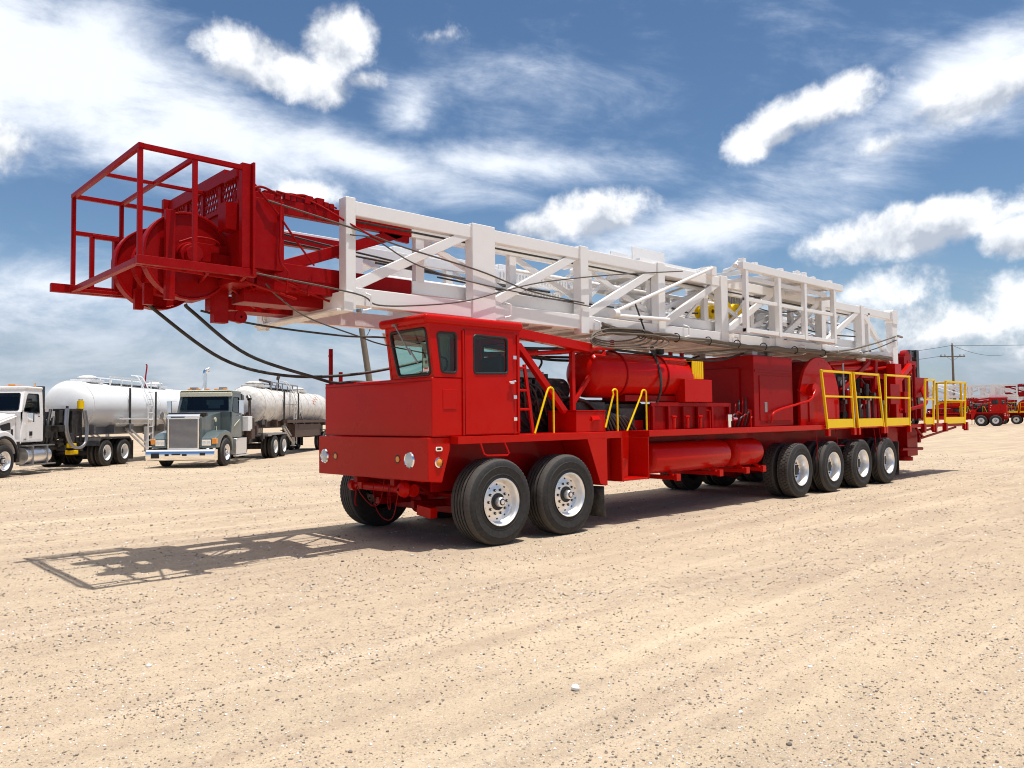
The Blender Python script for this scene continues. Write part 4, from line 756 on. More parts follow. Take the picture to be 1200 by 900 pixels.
for s in (-1, 1):
    m = MB(); ar = [(.66*math.cos(a*PI/12), .54+.62*math.sin(a*PI/12)) for a in range(13)]
    top_ = [(.78, .75), (.70, 1.05), (.45, 1.28), (.0, 1.36), (-.6, 1.26), (-1.02, 1.08), (-1.08, .72), (-.80, .70)]
    m.prism([(.78, .60)] + top_ + ar[::-1][1:], 'y', min(s*.62, s*1.19), max(s*.62, s*1.19)); f = m.build('fender', GRAYP, GT, .05)
    m = MB(); m.box(-1.10, -1.02, min(s*.68, s*1.02), max(s*.68, s*1.02), .80, 1.02); m.mat(1)
    for y in (.76, .93): m.box(-1.115, -1.10, s*y-.065, s*y+.065, .84, .98)
    m.build('headlight', [CHR, LENS], f, .008)
    m = MB(); m.box(-1.08, -.88, min(s*1.04, s*1.205), max(s*1.04, s*1.205), .86, 1.06); m.build('turn_signal', AMBER, f, .02)
m = MB(); m.prism([(-1.30, .27), (-1.345, .31), (-1.375, .38), (-1.385, .47), (-1.375, .56), (-1.345, .63), (-1.30, .67), (-1.05, .67), (-1.05, .27)], 'y', -1.25, 1.25); m.mat(1)
for y0, y1, z0, z1 in ((-.25, -.08, .44, .52), (-.02, .3, .47, .53), (.4, .55, .44, .52), (-.92, -.72, .45, .55), (.75, 1.05, .36, .55)): m.box(-1.392, -1.38, y0, y1, z0, z1)
m.build('bumper', [CHR, GASK], GT, .012)
m = MB(); m.cyl((2.25, .52, 1.0), (2.25, .52, 3.6), .085, 18); m.tube(spline([(2.25, .52, 3.55), (2.25, .52, 3.68), (2.28, .48, 3.78), (2.36, .40, 3.83)]), .088, 18); m.build('exhaust_stack', CHR, GT)
mirror(cb, .95, -1.42, 1.95, .55); mirror(cb, .95, 1.42, 1.95, .55)
m = MB(); m.cyl((-.7, .75, 1.95), (-.7, .75, 2.05), .07, 12); m.tube([(.3, -.68, 1.5), (.3, -.71, 1.2)], .02, 6); m.lathe([(0, 0), (.09, 0), (.09, .03), (0, .03)], (.25, -.66, 1.75), (0, -1, 0), 20); m.beam((1.1, -1.09, 1.5), (1.7, -1.09, 1.75), .02, .03); m.build('air_intake', CREAMP, GT)
m = MB(); m.box(1.0, 2.2, -1.22, -.62, .38, 1.0); m.box(.95, 2.3, -1.26, -1.1, .30, .36); m.box(1.0, 2.2, -1.24, -1.1, .98, 1.02); m.build('fuel_tank', ALU, GT, .02)
m = MB(); m.box(2.45, 2.95, -1.2, -.75, 1.28, 1.88); m.build('tool_box', CARD, GT, .015)
m = MB(); m.cyl((2.2, -.95, 1.0), (2.2, -.95, 2.8), .09, 14); m.box(2.1, 2.5, -1.0, -.3, 2.2, 2.75); m.cyl((3.5, -.9, 1.0), (3.5, -.9, 2.6), .06, 10); m.cyl((3.5, -.9, 2.6), (3.6, -.8, 2.75), .1, 10); m.build('air_cleaner', BLACK, GT, .01)
for s in (-1, 1):
    m = MB(); m.prism([(5.0, 1.0), (5.0, 1.10), (8.0, 1.13), (8.1, .95), (8.05, .95), (7.95, 1.06), (5.6, 1.04), (5.5, 1.0)], 'y', min(s*.65, s*1.22), max(s*.65, s*1.22)); m.build('fender', STEEL, GT, .008)

# ---- tank trailers
def tank_trailer(label, loc, L, r, zc, tm, dirty):
    t = thing('tank_trailer', label, 'tank trailer', loc, YAW)
    m = MB(); m.tank(0, L, 0, zc, r, .42, 56); tk = m.build('tank', tm, t)
    nb = 9 if dirty else 5
    for i in range(nb):
        x = .45+(L-.9)*i/(nb-1); m = MB(); m.lathe([(r-.01, -.03), (r+.022, -.03), (r+.022, .03), (r-.01, .03)], (x, 0, zc), (1, 0, 0), 56); m.build('stiffener_ring', tm, tk)
    m = MB()
    for s in (-1, 1): m.box(.4, L-.4, s*.45-.05, s*.45+.05, zc-r-.18, zc-r+.12)
    for i in range(8): x = .8+(L-1.6)*i/7; m.box(x-.06, x+.06, -.8, .8, zc-r-.12, zc-r+.22)
    m.box(L-4.0, L-.3, -.5, .5, .75, zc-r-.1); m.build('subframe', RUST if dirty else STEEL, t, .006)
    m = MB()
    if dirty: m.box(3.0, L-1.0, -1.12, -.9, zc-r+.05, zc-r+.20); m.box(4.6, L-3, -1.05, -.4, .85, 1.5)
    else: m.box(2.2, L-2, -1.05, -.97, zc-r+.42, zc-r+.48); m.box(2.2, 6.5, -1.0, -.9, zc-r+.22, zc-r+.28)
    m.build('hose_tray', RUST if dirty else tm, t)
    for X in (L-2.6, L-1.25):
        for s in (-1, 1): copy_tree(twr, t, (X, s*1.22, .52), 0 if s < 0 else PI)
    m = MB()
    for s in (-1, 1): m.box(L-3.3, L-.5, min(s*.65, s*1.2), max(s*.65, s*1.2), 1.12, 1.17); m.box(L-.5, L-.48, min(s*.65, s*1.2), max(s*.65, s*1.2), .2, 1.1)
    m.build('fender', BLACK, t)
    lx = 4.95; m = MB()
    for s in (-1, 1): m.beam((lx, s*.85, .42), (lx, s*.85, 1.5), .12, .12); m.box(lx-.12, lx+.12, s*.85-.12, s*.85+.12, .40, .44); m.beam((lx-1.7, s*.85, 1.35), (lx, s*.85, .55), .07, .07); m.beam((lx-1.4, s*.85, 1.4), (lx+.05, s*.85, .75), .06, .06)
    m.build('landing_gear', tm, t, .006)
    m = MB()
    for dx in (-.22, .22):
        m.beam((lx+dx, -r-.09, .5), (lx+dx, -r-.09, zc+.25), .045, .045); m.tube(spline([(lx+dx, -r-.09, zc+.2), (lx+dx, -r*.93, zc+.7), (lx+dx, -r*.6, zc+r+.35), (lx+dx, -r*.3, zc+r+.45)], 6), .022, 6)
    for k in range(9): m.cyl((lx-.22, -r-.09, .6+.3*k), (lx+.22, -r-.09, .6+.3*k), .018, 6)
    m.build('ladder', tm, t)
    m = MB()
    for y in (-.45, .45):
        m.beam((2.6, y, zc+r+.28), (7.2, y, zc+r+.28), .05, .05)
        for k in range(6): m.beam((2.6+.92*k, y, zc+r*.85), (2.6+.92*k, y, zc+r+.28), .045, .045)
    m.box(2.6, 7.2, -.4, .4, zc+r+.01, zc+r+.04); m.build('catwalk', STEEL if dirty else tm, t)
    for x in ((1.7, 7.6) if not dirty else (1.4, 8.8)):
        m = MB(); m.cyl((x, 0, zc+r-.05), (x, 0, zc+r+.16), .34, 24); m.lathe([(.38, .16), (.38, .20), (.2, .27), (0, .28)], (x, 0, zc+r), (0, 0, 1), 24); m.box(x-.55, x+.55, -.4, .4, zc+r+.0, zc+r+.10); m.build('manhole', tm, tk, .01)
    m = MB(); m.cyl((3.15, -r-.05, zc-.75), (3.15, -r-.05, zc+.78), .045, 10); m.cyl((5.3, -r-.16, 1.3), (5.3, -r-.16, zc+.7), .04, 10); m.build('sight_tube', BLACK, t)
    m = MB(); m.cyl((3.15, -r-.06, zc-1.05), (3.15, -r-.06, zc-.7), .05, 10); m.lathe([(0, 0), (.16, 0), (.16, .05), (0, .05)], (5.95, -r-.12, zc-.35), (0, -1, 0), 18); m.tube(spline([(5.9, -r-.1, zc-.35), (6.3, -r-.12, zc-.7), (6.8, -r-.1, 1.3)]), .04, 8); m.cyl((2.9, -.9, 1.4), (3.4, -.9, 1.4), .06, 10); m.build('valve', STEEL, t)
    if dirty:
        m = MB()
        for i in range(3):
            a = .2+.35*i; m.add([(9.0+.55*i+dx, -(r+.004)*math.cos(b), zc+(r+.004)*math.sin(b)) for dx, b in ((0, a*.5+.15), (.4, a*.5+.1), (.42, a*.5+.35), (.05, a*.5+.42))], [(0,1,2,3)])
        m.build('rust_patch', TANKR, tk)
        m = MB(); m.cyl((4.6, -.2, zc+r), (4.6, -.2, zc+r+.55), .03, 8); m.lathe([(0, -.04), (.16, -.04), (.16, .04), (0, .04)], (4.6, -.2, zc+r+.62), (0, 1, .3), 18); m.cyl((2.6, .1, zc+r+.4), (4.0, .0, zc+r+.34), .06, 10); m.cyl((4.0, 0, zc+r+.2), (4.0, 0, zc+r+.36), .09, 10); m.build('vacuum_line', RUST, t)
        m = MB(); m.beam((3.2, -r-.06, zc+.1), (5.6, -r-.06, zc+.1), .02, .03); m.cyl((4.1, -r-.06, zc-.5), (4.1, -r-.06, zc+.9), .025, 8); m.build('pipe_rack', STEEL, t)
    else:
        m = MB(); m.tube(spline([(5.6, -.5, zc+r), (5.62, -.5, zc+r+.4), (5.7, -.52, zc+r+.9), (5.66, -.5, zc+r+1.0)]), .03, 6); m.build('antenna', RED2, t)
    return t
tank_trailer('clean white tank trailer with a side ladder, coupled behind the white tractor truck', ld(-17.05, 29.9), 12.3, .96, 2.35, TANKW, False)
tank_trailer('dirty ribbed tank trailer with brown streaks, coupled behind the grey green tractor truck', ld(-12.05, 35.3), 13.0, .87, 2.40, TANKD, True)
for w in WPOOL:
    for c in list(w.children): bpy.data.objects.remove(c)
    bpy.data.objects.remove(w)

# ================================================================== RIGS FAR AWAY ON THE RIGHT (two copies of one simplified rig)
def gz(X, Y):
    q = V((X-CX, Y-CY, 0)); d = q.dot(DEP); l = q.dot(LAT)
    s = lambda a, b, x: (lambda t: t*t*(3-2*t))(min(1, max(0, (x-a)/(b-a))))
    und = .012*noise.noise(V((X*.35, Y*.9, 0))) + .006*noise.noise(V((X*1.7, Y*2.3, 5)))
    return .30*s(45, 76, d)*s(14, 34, l) + und*(1-.7*s(30, 60, d))
def merged(name, objs, parent, inv, mirrory=True):
    vs, fs, mi, mats = [], [], [], []
    for o in objs:
        b = len(vs); M = inv @ o.matrix_world
        vs += [tuple(v) for v in ((M @ v.co) for v in o.data.vertices)]
        ix = []
        for mm in o.data.materials:
            if mm not in mats: mats.append(mm)
            ix.append(mats.index(mm))
        for p in o.data.polygons: fs.append([b+i for i in p.vertices]); mi.append(ix[p.material_index])
    if mirrory: vs = [(x, -y, z) for x, y, z in vs]; fs = [f[::-1] for f in fs]
    me = bpy.data.meshes.new(name); me.from_pydata(vs, [], fs)
    for mm in mats: me.materials.append(mm)
    me.polygons.foreach_set('material_index', mi); me.polygons.foreach_set('use_smooth', [True]*len(fs)); me.set_sharp_from_angle(angle=math.radians(35))
    o = bpy.data.objects.new(name, me); COL.objects.link(o); o.parent = parent; return o
bpy.context.view_layer.update()
def tree(o):
    out = [o] if o.type == 'MESH' else []
    for c in o.children: out += tree(c)
    return out
kids = list(rig.children)
stem_ = lambda o: o.name.split('.')[0]
SKIP = ('guy_line', 'crown_hose', 'hydraulic_hoses', 'air_line', 'wheel', 'hanger_rod', 'guard_rail', 'rear_platform', 'mast_pin')
bgr = thing('drilling_rig_truck', 'distant red rig truck facing right, seen past the yellow end rails of the big rig', 'rig truck', (0, 0, 0), 0)
ax = LAT*-.81 + DEP*.59; rz2 = math.atan2(ax.y, ax.x)
m_objs = [q for o in kids if stem_(o) == 'mast' for q in tree(o) if not stem_(q).startswith('hose') and stem_(q) not in ('floor_plate', 'mast_piping', 'pipe_comb', 'rigging_line', 'inner_chord', 'mast_ladder')]
merged('mast', m_objs, bgr, Matrix()); merged('mast_top_section', [q for o in kids if stem_(o) == 'mast_top_section' for q in tree(o)], bgr, Matrix())
merged('carrier_body', [q for o in kids if stem_(o) not in SKIP + ('mast', 'mast_top_section') for q in tree(o)], bgr, Matrix())
merged('guard_rails', [q for o in kids if stem_(o) == 'guard_rail' for q in tree(o)], bgr, Matrix())
wm = {}
for o in [k for k in kids if stem_(k) == 'wheel']:
    if o.data.name not in wm:
        w = merged('wheel', tree(o), bgr, o.matrix_world.inverted(), False); wm[o.data.name] = w
    else: w = wm[o.data.name].copy(); COL.objects.link(w); w.parent = bgr
    w.location = (o.location.x, -o.location.y, o.location.z); w.rotation_euler = (0, 0, o.rotation_euler.z+PI)
p = ld(51.0, 83); bgr.location = (p.x, p.y, .30); bgr.rotation_euler = (0, 0, rz2)
b2 = bgr.copy(); COL.objects.link(b2); b2['label'] = 'red rig truck cut off by the right edge, behind the other distant rig'; p = ld(69.5, 88); b2.location = (p.x, p.y, .30)
for c in list(bgr.children): copy_tree(c, b2)

# ================================================================== POLES AND WIRES
t = thing('utility_pole', 'thin dark utility pole with one crossarm behind the distant rig on the right', 'pole', ld(53.3, 95, gz(*ld(53.3, 95).xy)), YAW-PI/2)
m = MB(); m.tube([(0, 0, -.3), (0, 0, 4), (0, 0, 9.7)], [.17, .15, .11], 12); m.build('pole', WOOD, t)
m = MB(); m.beam((-1.5, 0, 8.25), (1.5, 0, 8.25), .10, .12); m.beam((0, 0, 7.7), (-.7, -.02, 8.2), .03, .03); m.beam((0, 0, 7.7), (.7, -.02, 8.2), .03, .03); m.build('crossarm', WOOD, t)
for x, z in ((-1.4, 8.3), (-.9, 8.3), (.9, 8.3), (1.4, 8.3), (0, 9.7)): m = MB(); m.lathe([(.02, 0), (.05, .05), (.09, .1), (.05, .14), (.09, .19), (.04, .24), (0, .25)], (x, 0, z), (0, 0, 1), 12); m.build('insulator', STEEL, t)
P0 = ld(53.3, 95, 9.9)
for i, (q, sg) in enumerate(((ld(100, 95, 12.5), .9), (ld(75, 120, 10.5), .5), (ld(20, 90, 8.8), 1.1), (ld(20, 92, 8.0), 1.0))):
    m = MB(); m.tube(sag(P0 if i != 3 else ld(51.9, 95, 8.6), q, sg), .025, 5); o = m.build('power_line', HOSE); o['category'] = 'cable'; o['label'] = ('power line running right from the top of the utility pole', 'thin power line slanting away behind the utility pole', 'upper power line running left from the utility pole towards the big red rig', 'lower power line running left from the crossarm of the utility pole')[i]
a_, b_ = ld(-6.17, 37, -.2), ld(-7.2, 37, 6.9)
t = thing('wooden_pole', 'leaning weathered wooden pole standing behind the cab of the big red rig', 'pole', (a_.x, a_.y, 0))
m = MB(); z = V((a_.x, a_.y, 0)); m.tube([a_-z, a_.lerp(b_, .5)-z, b_-z], [.17, .15, .125], 14); m.build('pole', WOOD, t)
m = MB(); d_ = b_-z
m.tube(spline([d_+V((0, 0, -.3)), d_+LAT*.5+V((0, 0, -.9)), d_+LAT*.35+V((0, 0, -1.3)), d_+LAT*.75+V((0, 0, -.6))]), .012, 5); m.build('loose_wire', HOSE, t)
# ================================================================== GROUND
def axis_pts(lo, hi, fine0, fine1, st):
    a = list(np.arange(fine0, fine1+1e-6, st)); s = st; x = fine1
    while x < hi: s *= 1.22; x += s; a.append(x)
    s = st; x = fine0
    while x > lo: s *= 1.22; x -= s; a.insert(0, x)
    return a
gx = axis_pts(-2500, 2500, -10, 22, .22); gy = axis_pts(-2500, 2500, -10, 12, .22)
vs = [(x, y, gz(x, y) if abs(x) < 140 and abs(y) < 140 else gz(x, y)) for x in gx for y in gy]; ny = len(gy)
fs = [(i*ny+j, (i+1)*ny+j, (i+1)*ny+j+1, i*ny+j+1) for i in range(len(gx)-1) for j in range(ny-1)]
me = bpy.data.meshes.new('ground'); me.from_pydata(vs, [], fs); me.polygons.foreach_set('use_smooth', [True]*len(fs))
GM = bpy.data.materials.new('sandy_ground'); GM.use_nodes = True; nt = GM.node_tree; N = nt.nodes; L = nt.links; b = N['Principled BSDF']
tc = N.new('ShaderNodeTexCoord')
def mp(scale, rot=0):
    m = N.new('ShaderNodeMapping'); m.inputs['Scale'].default_value = scale; m.inputs['Rotation'].default_value = (0, 0, rot); L.new(tc.outputs['Object'], m.inputs[0]); return m.outputs[0]
def nz(vec, s, d=6, r=.6):
    n = N.new('ShaderNodeTexNoise'); n.inputs['Scale'].default_value = s; n.inputs['Detail'].default_value = d; n.inputs['Roughness'].default_value = r; L.new(vec, n.inputs['Vector']); return n.outputs['Fac']
def rng(x, a, b_, c=0, d=1):
    n = N.new('ShaderNodeMapRange'); n.inputs[1].default_value = a; n.inputs[2].default_value = b_; n.inputs[3].default_value = c; n.inputs[4].default_value = d; L.new(x, n.inputs[0]); return n.outputs[0]
def mixc(f, A, B):
    n = N.new('ShaderNodeMix'); n.data_type = 'RGBA'
    for k, v in (('Factor', f), ('A', A), ('B', B)):
        if isinstance(v, tuple): n.inputs[k].default_value = (*v, 1)
        else: L.new(v, n.inputs[k])
    return n.outputs['Result']
def mth(op, a, b_):
    n = N.new('ShaderNodeMath'); n.operation = op
    for i, v in enumerate((a, b_)):
        if isinstance(v, (int, float)): n.inputs[i].default_value = v
        else: L.new(v, n.inputs[i])
    return n.outputs[0]
iso = mp((1, 1, 1)); strk = mp((.10, .9, 1), 0); strk2 = mp((.25, 3.2, 1), .12)
c1 = mixc(rng(nz(iso, .35, 5), .35, .65), (.50,.385,.265), (.41,.307,.215))
c2 = mixc(rng(nz(strk, 1.3, 6, .65), .42, .66, 0, .8), c1, (.56,.44,.30))
c3 = mixc(rng(nz(strk2, 1.6, 5, .7), .50, .72, 0, .45), c2, (.40,.288,.208))
c4 = mixc(rng(nz(iso, 5.5, 8, .75), .48, .75, 0, .6), c3, (.31,.24,.178))
c4 = mixc(rng(nz(mp((.5, 1.1, 1), .4), .55, 7, .7), .50, .66, 0, .55), c4, (.34,.262,.19))
fine = nz(iso, 60, 5, .8); c5 = mixc(rng(fine, .52, .66, 0, .8), c4, (.23,.18,.14)); c6 = mixc(rng(nz(iso, 95, 4, .75), .54, .68, 0, .8), c5, (.68,.58,.45))
vo = N.new('ShaderNodeTexVoronoi'); vo.inputs['Scale'].default_value = 42; L.new(iso, vo.inputs['Vector'])
patch = rng(nz(iso, .8, 6, .7), .46, .62); peb = mth('MULTIPLY', rng(vo.outputs['Distance'], .22, .34, 1, 0), rng(patch, 0, 1, .55, 1))
sep = N.new('ShaderNodeSeparateColor'); L.new(vo.outputs['Color'], sep.inputs[0]); pick = mth('GREATER_THAN', sep.outputs[0], .5); peb = mth('MULTIPLY', peb, pick)
v2 = N.new('ShaderNodeTexVoronoi'); v2.inputs['Scale'].default_value = 17; L.new(iso, v2.inputs['Vector']); s2 = N.new('ShaderNodeSeparateColor'); L.new(v2.outputs['Color'], s2.inputs[0])
p2 = mth('MULTIPLY', mth('MULTIPLY', rng(v2.outputs['Distance'], .16, .28, 1, 0), mth('GREATER_THAN', s2.outputs[0], .74)), rng(patch, 0, 1, .45, 1))
trk = mp((.035, 1.0, 1), .05); c6 = mixc(rng(nz(trk, 3.1, 3, .5), .55, .68, 0, .35), c6, (.66,.53,.385)); trk2 = mp((.05, 1.3, 1), -.16); c6 = mixc(rng(nz(trk2, 2.4, 3, .5), .57, .70, 0, .35), c6, (.33,.24,.175))
c6 = mixc(mth('MULTIPLY', p2, .8), c6, mixc(s2.outputs[1], (.10,.085,.07), (.60,.52,.42)))
c7 = mixc(mth('MULTIPLY', peb, .85), c6, mixc(sep.outputs[1], (.12,.10,.08), (.62,.53,.42)))
L.new(c7, b.inputs['Base Color']); b.inputs['Roughness'].default_value = .95; b.inputs['Specular IOR Level'].default_value = .12
hh = mth('ADD', mth('ADD', mth('MULTIPLY', fine, .5), mth('MULTIPLY', nz(iso, 9, 8, .7), 1.6)), mth('ADD', mth('MULTIPLY', peb, .7), mth('MULTIPLY', nz(strk2, 2.2, 6, .7), 1.6)))
bp_ = N.new('ShaderNodeBump'); bp_.inputs['Strength'].default_value = .55; bp_.inputs['Distance'].default_value = .02; L.new(hh, bp_.inputs['Height']); L.new(bp_.outputs[0], b.inputs['Normal'])
me.materials.append(GM); g = bpy.data.objects.new('ground', me); COL.objects.link(g); g['kind'] = 'structure'

# stones: one uncountable scatter, denser in patches
rs = np.random.RandomState(4)
ph = (1+5**.5)/2
ico_v = np.array([(-1,ph,0),(1,ph,0),(-1,-ph,0),(1,-ph,0),(0,-1,ph),(0,1,ph),(0,-1,-ph),(0,1,-ph),(ph,0,-1),(ph,0,1),(-ph,0,-1),(-ph,0,1)])/math.hypot(1, ph)
ico_f = np.array([(0,11,5),(0,5,1),(0,1,7),(0,7,10),(0,10,11),(1,5,9),(5,11,4),(11,10,2),(10,7,6),(7,1,8),(3,9,4),(3,4,2),(3,2,6),(3,6,8),(3,8,9),(4,9,5),(2,4,11),(6,2,10),(8,6,7),(9,8,1)])
def scatter(n, d0, d1, s0, s1, thr):
    out = []
    while len(out) < n:
        d = d0*(d1/d0)**rs.rand(); l = rs.uniform(-.72, .72)*d; p = ld(l, d)
        q = .5+.5*noise.noise(V((p.x*.35, p.y*1.1, 3))) + .25*noise.noise(V((p.x*1.6, p.y*2.6, 9)))
        if q < thr+rs.uniform(-.45, .45): continue
        if -.9 < p.x < 14 and -1.6 < p.y < 1.6 and rs.rand() < .6: continue
        out.append((p.x, p.y, gz(p.x, p.y), (s0*(s1/s0)**(rs.rand()**2.6))*(d/4)**.45))
    return out
ST = scatter(85000, 2.8, 32, .0018, .0085, .5) + scatter(55, 3, 18, .011, .020, .55)
P = np.array(ST); n = len(P)
sc3 = P[:, 3:4, None]*np.stack([rs.uniform(.7, 1.3, n), rs.uniform(.7, 1.3, n), rs.uniform(.45, .9, n)], -1)[:, None, :]
jit = 1+rs.uniform(-.28, .28, (n, 12, 1)); an = rs.uniform(0, 2*PI, n); ca, sa = np.cos(an)[:, None], np.sin(an)[:, None]
v = ico_v[None]*jit*sc3; vx = v[..., 0]*ca-v[..., 1]*sa; vy = v[..., 0]*sa+v[..., 1]*ca
vv = np.stack([vx+P[:, 0:1], vy+P[:, 1:2], v[..., 2]+P[:, 2:3]+P[:, 3:4]*.28], -1).reshape(-1, 3)
ff = (ico_f[None]+12*np.arange(n)[:, None, None]).reshape(-1)
me = bpy.data.meshes.new('gravel'); me.vertices.add(len(vv)); me.vertices.foreach_set('co', vv.ravel()); me.loops.add(len(ff)); me.loops.foreach_set('vertex_index', ff.astype(np.int32)); me.polygons.add(len(ff)//3)
me.polygons.foreach_set('loop_start', np.arange(0, len(ff), 3, dtype=np.int32)); me.polygons.foreach_set('loop_total', np.full(len(ff)//3, 3, np.int32)); me.update(calc_edges=True)
SM = bpy.data.materials.new('gravel'); SM.use_nodes = True; nt = SM.node_tree; N = nt.nodes; L = nt.links; b = N['Principled BSDF']; b.inputs['Roughness'].default_value = .9
ge = N.new('ShaderNodeNewGeometry'); cr = N.new('ShaderNodeValToRGB'); L.new(ge.outputs['Random Per Island'], cr.inputs[0])
for e, (p_, c_) in zip([cr.color_ramp.elements[0], cr.color_ramp.elements[1], cr.color_ramp.elements.new(.45), cr.color_ramp.elements.new(.8)], ((0, (.14,.12,.10)), (1, (.54,.46,.36)), (.4, (.22,.19,.155)), (.7, (.40,.31,.22)))): e.position = p_; e.color = (*c_, 1)
L.new(cr.outputs[0], b.inputs['Base Color']); me.materials.append(SM)
o = bpy.data.objects.new('gravel', me); COL.objects.link(o); o['kind'] = 'stuff'; o['label'] = 'loose grey and tan gravel strewn over the sandy yard'; o['category'] = 'gravel'
w_ = MB(); w_.lathe([(0, -.012), (.022, -.010), (.028, .004), (.02, .02), (0, .026)], (0, 0, .012), (0, 0, 1), 7)
o = w_.build('stone', CARD); p = ld(.42, 5.05); p.z = gz(p.x, p.y); p = CAM + raydir(674, 809)*((0-CH)/raydir(674, 809).z); o.location = (p.x, p.y, gz(p.x, p.y)); o.rotation_euler = (.1, .2, .6); o['label'] = 'single small white stone lying on the sand in the foreground'; o['category'] = 'stone'

# ================================================================== SKY, SUN, CAMERA
SUN = V((.062, -.192, 1)).normalized(); el = math.asin(SUN.z); rot = math.atan2(SUN.x, SUN.y)
W = bpy.data.worlds.new('World'); sc.world = W; W.use_nodes = True; nt = W.node_tree; N = nt.nodes; L = nt.links; N.clear()
out = N.new('ShaderNodeOutputWorld'); sky = N.new('ShaderNodeTexSky'); sky.sky_type = 'NISHITA'; sky.sun_disc = False; sky.sun_elevation = el; sky.sun_rotation = rot; sky.air_density = SKY_AIR; sky.dust_density = SKY_DUST; sky.ozone_density = SKY_OZ
bg = N.new('ShaderNodeBackground'); bg.inputs[1].default_value = SKY_S; hs = N.new('ShaderNodeHueSaturation'); hs.inputs['Saturation'].default_value = SKY_SAT; L.new(sky.outputs[0], hs.inputs['Color']); L.new(hs.outputs[0], bg.inputs[0])
tc = N.new('ShaderNodeTexCoord'); D = tc.outputs['Generated']
def vm(op, a, b_=None):
    n = N.new('ShaderNodeVectorMath'); n.operation = op
    for i, v in enumerate((a, b_)):
        if v is None: continue
        if hasattr(v, 'type') and not isinstance(v, V): L.new(v, n.inputs[i])
        else: n.inputs[i].default_value = tuple(v)
    return n.outputs['Value'] if op in ('DOT_PRODUCT', 'LENGTH') else n.outputs[0]
def mt(op, a, b_=0.0, cl=False):
    n = N.new('ShaderNodeMath'); n.operation = op; n.use_clamp = cl
    for i, v in enumerate((a, b_)):
        if isinstance(v, (int, float)): n.inputs[i].default_value = v
        else: L.new(v, n.inputs[i])
    return n.outputs[0]
def sm(x, a, b_, c=0, d=1):
    n = N.new('ShaderNodeMapRange'); n.interpolation_type = 'SMOOTHSTEP'; n.inputs[1].default_value = a; n.inputs[2].default_value = b_; n.inputs[3].default_value = c; n.inputs[4].default_value = d; L.new(x, n.inputs[0]); return n.outputs[0]
def nzw(vec, s, d=8, r=.58, dis=0):
    n = N.new('ShaderNodeTexNoise'); n.inputs['Scale'].default_value = s; n.inputs['Detail'].default_value = d; n.inputs['Roughness'].default_value = r; n.inputs['Distortion'].default_value = dis; L.new(vec, n.inputs['Vector']); return n.outputs['Fac']
def blobs(lst):
    E = None; SW = None; SB = None
    for x, y, rx, ry, tilt, amp in lst:
        c = raydir(x, y).normalized(); u = c.cross(V((0, 0, 1))).normalized(); v = u.cross(c); t = math.radians(tilt); u, v = u*math.cos(t)+v*math.sin(t), v*math.cos(t)-u*math.sin(t); k = F/raydir(x, y).length
        p = vm('SUBTRACT', D, c); p2 = N.new('ShaderNodeCombineXYZ'); bb = vm('DOT_PRODUCT', p, v*(k/ry))
        L.new(vm('DOT_PRODUCT', p, u*(k/rx)), p2.inputs[0]); L.new(bb, p2.inputs[1]); L.new(vm('DOT_PRODUCT', p, c*3), p2.inputs[2])
        e = mt('MULTIPLY', mt('SUBTRACT', 1.0, vm('LENGTH', p2.outputs[0])), amp)
        w = mt('MAXIMUM', mt('ADD', e, .4), 0.0); sb = mt('MULTIPLY', w, bb)
        E = e if E is None else mt('MAXIMUM', E, e); SW = w if SW is None else mt('ADD', SW, w); SB = sb if SB is None else mt('ADD', SB, sb)
    return E, mt('DIVIDE', SB, mt('ADD', SW, .01))
n1 = nzw(D, 13, 8, .60, .15); n1b = nzw(vm('ADD', D, V((0, 0, .02))), 12, 4, .55, .15); n2 = nzw(D, 40, 3, .6)
# cumulus
E, B_ = blobs(CUM)
e = mt('ADD', mt('ADD', E, mt('MULTIPLY', mt('SUBTRACT', n1, .5), 2.3)), mt('MULTIPLY', mt('SUBTRACT', n2, .5), .6))
mc = mt('MULTIPLY', sm(e, -.16, .62), .95)
shd = mt('ADD', mt('ADD', sm(B_, -.75, .5), mt('MULTIPLY', mt('SUBTRACT', n1, n1b), 4.0)), mt('MULTIPLY', mt('SUBTRACT', n2, .5), .5), True)
# wisps: noise drawn out along a slanting wind direction
c0 = raydir(600, 200).normalized(); u0 = c0.cross(V((0, 0, 1))).normalized(); v0 = u0.cross(c0); wd = (u0*math.cos(-.15)+v0*math.sin(-.15)); wn = (v0*math.cos(-.15)-u0*math.sin(-.15))
cm = N.new('ShaderNodeCombineXYZ'); L.new(vm('DOT_PRODUCT', D, wd*1.0), cm.inputs[0]); L.new(vm('DOT_PRODUCT', D, wn*2.5), cm.inputs[1]); L.new(vm('DOT_PRODUCT', D, c0), cm.inputs[2])
ns = nzw(cm.outputs[0], 5.5, 9, .64, .3)
Ew, _ = blobs(WISP)
ew = mt('ADD', Ew, mt('MULTIPLY', mt('SUBTRACT', ns, .5), 2.1)); ew = mt('ADD', ew, mt('MULTIPLY', mt('SUBTRACT', n1, .5), .5))
mw = mt('MULTIPLY', sm(ew, -.1, 1.15), .9)
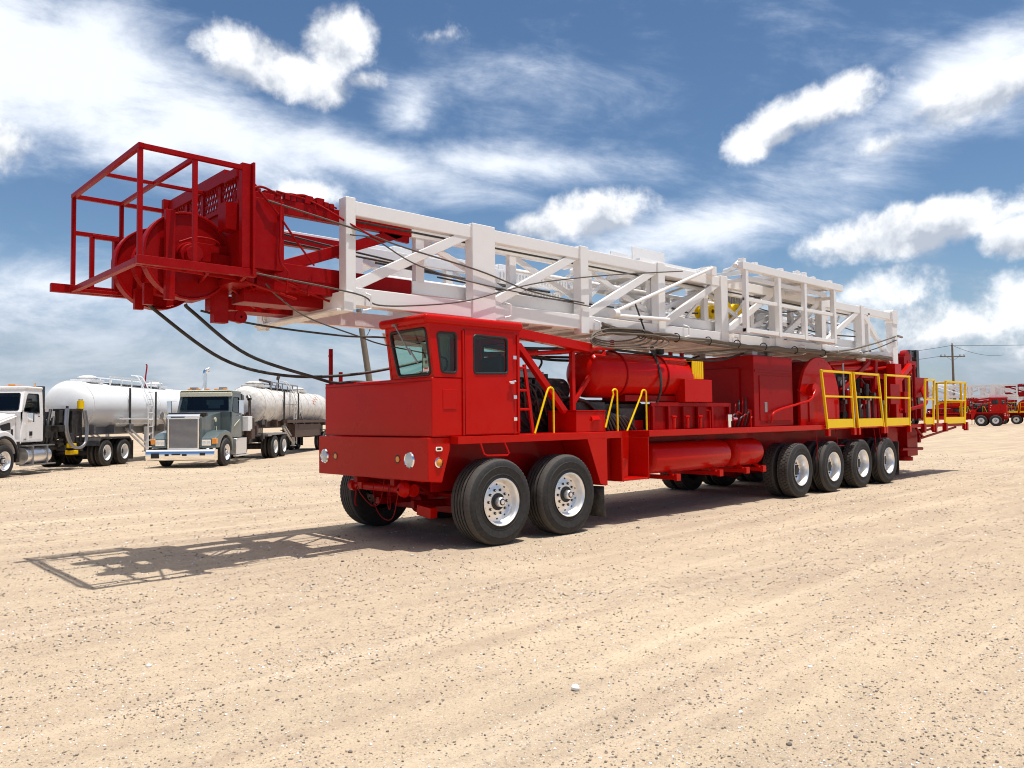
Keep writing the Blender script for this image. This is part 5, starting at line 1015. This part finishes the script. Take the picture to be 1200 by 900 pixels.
# low bank near the horizon
sp = N.new('ShaderNodeSeparateXYZ'); L.new(D, sp.inputs[0])
lo = mt('ADD', mt('MULTIPLY', mt('SUBTRACT', .15, sp.outputs[2]), 7.0), mt('ADD', mt('MULTIPLY', mt('SUBTRACT', ns, .5), 2.2), mt('MULTIPLY', mt('SUBTRACT', n1, .5), 1.2)))
ml = mt('MULTIPLY', sm(lo, -.5, .9), .88)
def rgbmix(f, a, b_):
    n = N.new('ShaderNodeMix'); n.data_type = 'RGBA'; L.new(f, n.inputs['Factor'])
    for k, v in (('A', a), ('B', b_)):
        if isinstance(v, tuple): n.inputs[k].default_value = (*v, 1)
        else: L.new(v, n.inputs[k])
    return n.outputs['Result']
def layer(prev, colr, mask):
    g = N.new('ShaderNodeBackground'); g.inputs[1].default_value = 1.0
    if isinstance(colr, tuple): g.inputs[0].default_value = (*colr, 1)
    else: L.new(colr, g.inputs[0])
    mx = N.new('ShaderNodeMixShader'); L.new(mask, mx.inputs[0]); L.new(prev, mx.inputs[1]); L.new(g.outputs[0], mx.inputs[2]); return mx.outputs[0]
s = layer(bg.outputs[0], rgbmix(sm(ns, .35, .7), (.25,.315,.42), (.50,.54,.60)), ml)
s = layer(s, rgbmix(mw, (.42,.51,.67), (.84,.87,.91)), mw)
s = layer(s, rgbmix(shd, (.40,.44,.51), (.90,.91,.92)), mc)
zenith_fill = mt('MULTIPLY', sm(mt('ADD', sp.outputs[2], mt('MULTIPLY', mt('SUBTRACT', ns, .5), .5)), .62, .92), .75)  # unseen bright overhead cloud, added to raise the fill light in shadows
s = layer(s, (1.25,1.23,1.2), zenith_fill)
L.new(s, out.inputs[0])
try: W.cycles.sampling_method = 'MANUAL'; W.cycles.sample_map_resolution = 512
except Exception: pass
sl = bpy.data.lights.new('sun', 'SUN'); sl.energy = SUN_E; sl.angle = math.radians(.53); sl.color = (1, .965, .91)
so = bpy.data.objects.new('sun', sl); COL.objects.link(so); so.rotation_euler = SUN.to_track_quat('Z', 'Y').to_euler()
cd = bpy.data.cameras.new('camera'); cd.sensor_width = 36; cd.lens = F/1200*36; cd.clip_end = 6000; cd.clip_start = .05
co = bpy.data.objects.new('camera', cd); COL.objects.link(co)
co.matrix_world = Matrix(((RT.x, UP.x, -FW.x, CAM.x), (RT.y, UP.y, -FW.y, CAM.y), (RT.z, UP.z, -FW.z, CAM.z), (0, 0, 0, 1)))
sc.camera = co
vw = sc.view_settings; vw.view_transform = 'Standard'; vw.look = 'None'; vw.gamma = 1; vw.exposure = EXPO; vw.use_curve_mapping = False
sc.cycles.filter_width = 1.05; sc.render.resolution_x = 1024; sc.render.resolution_y = 768
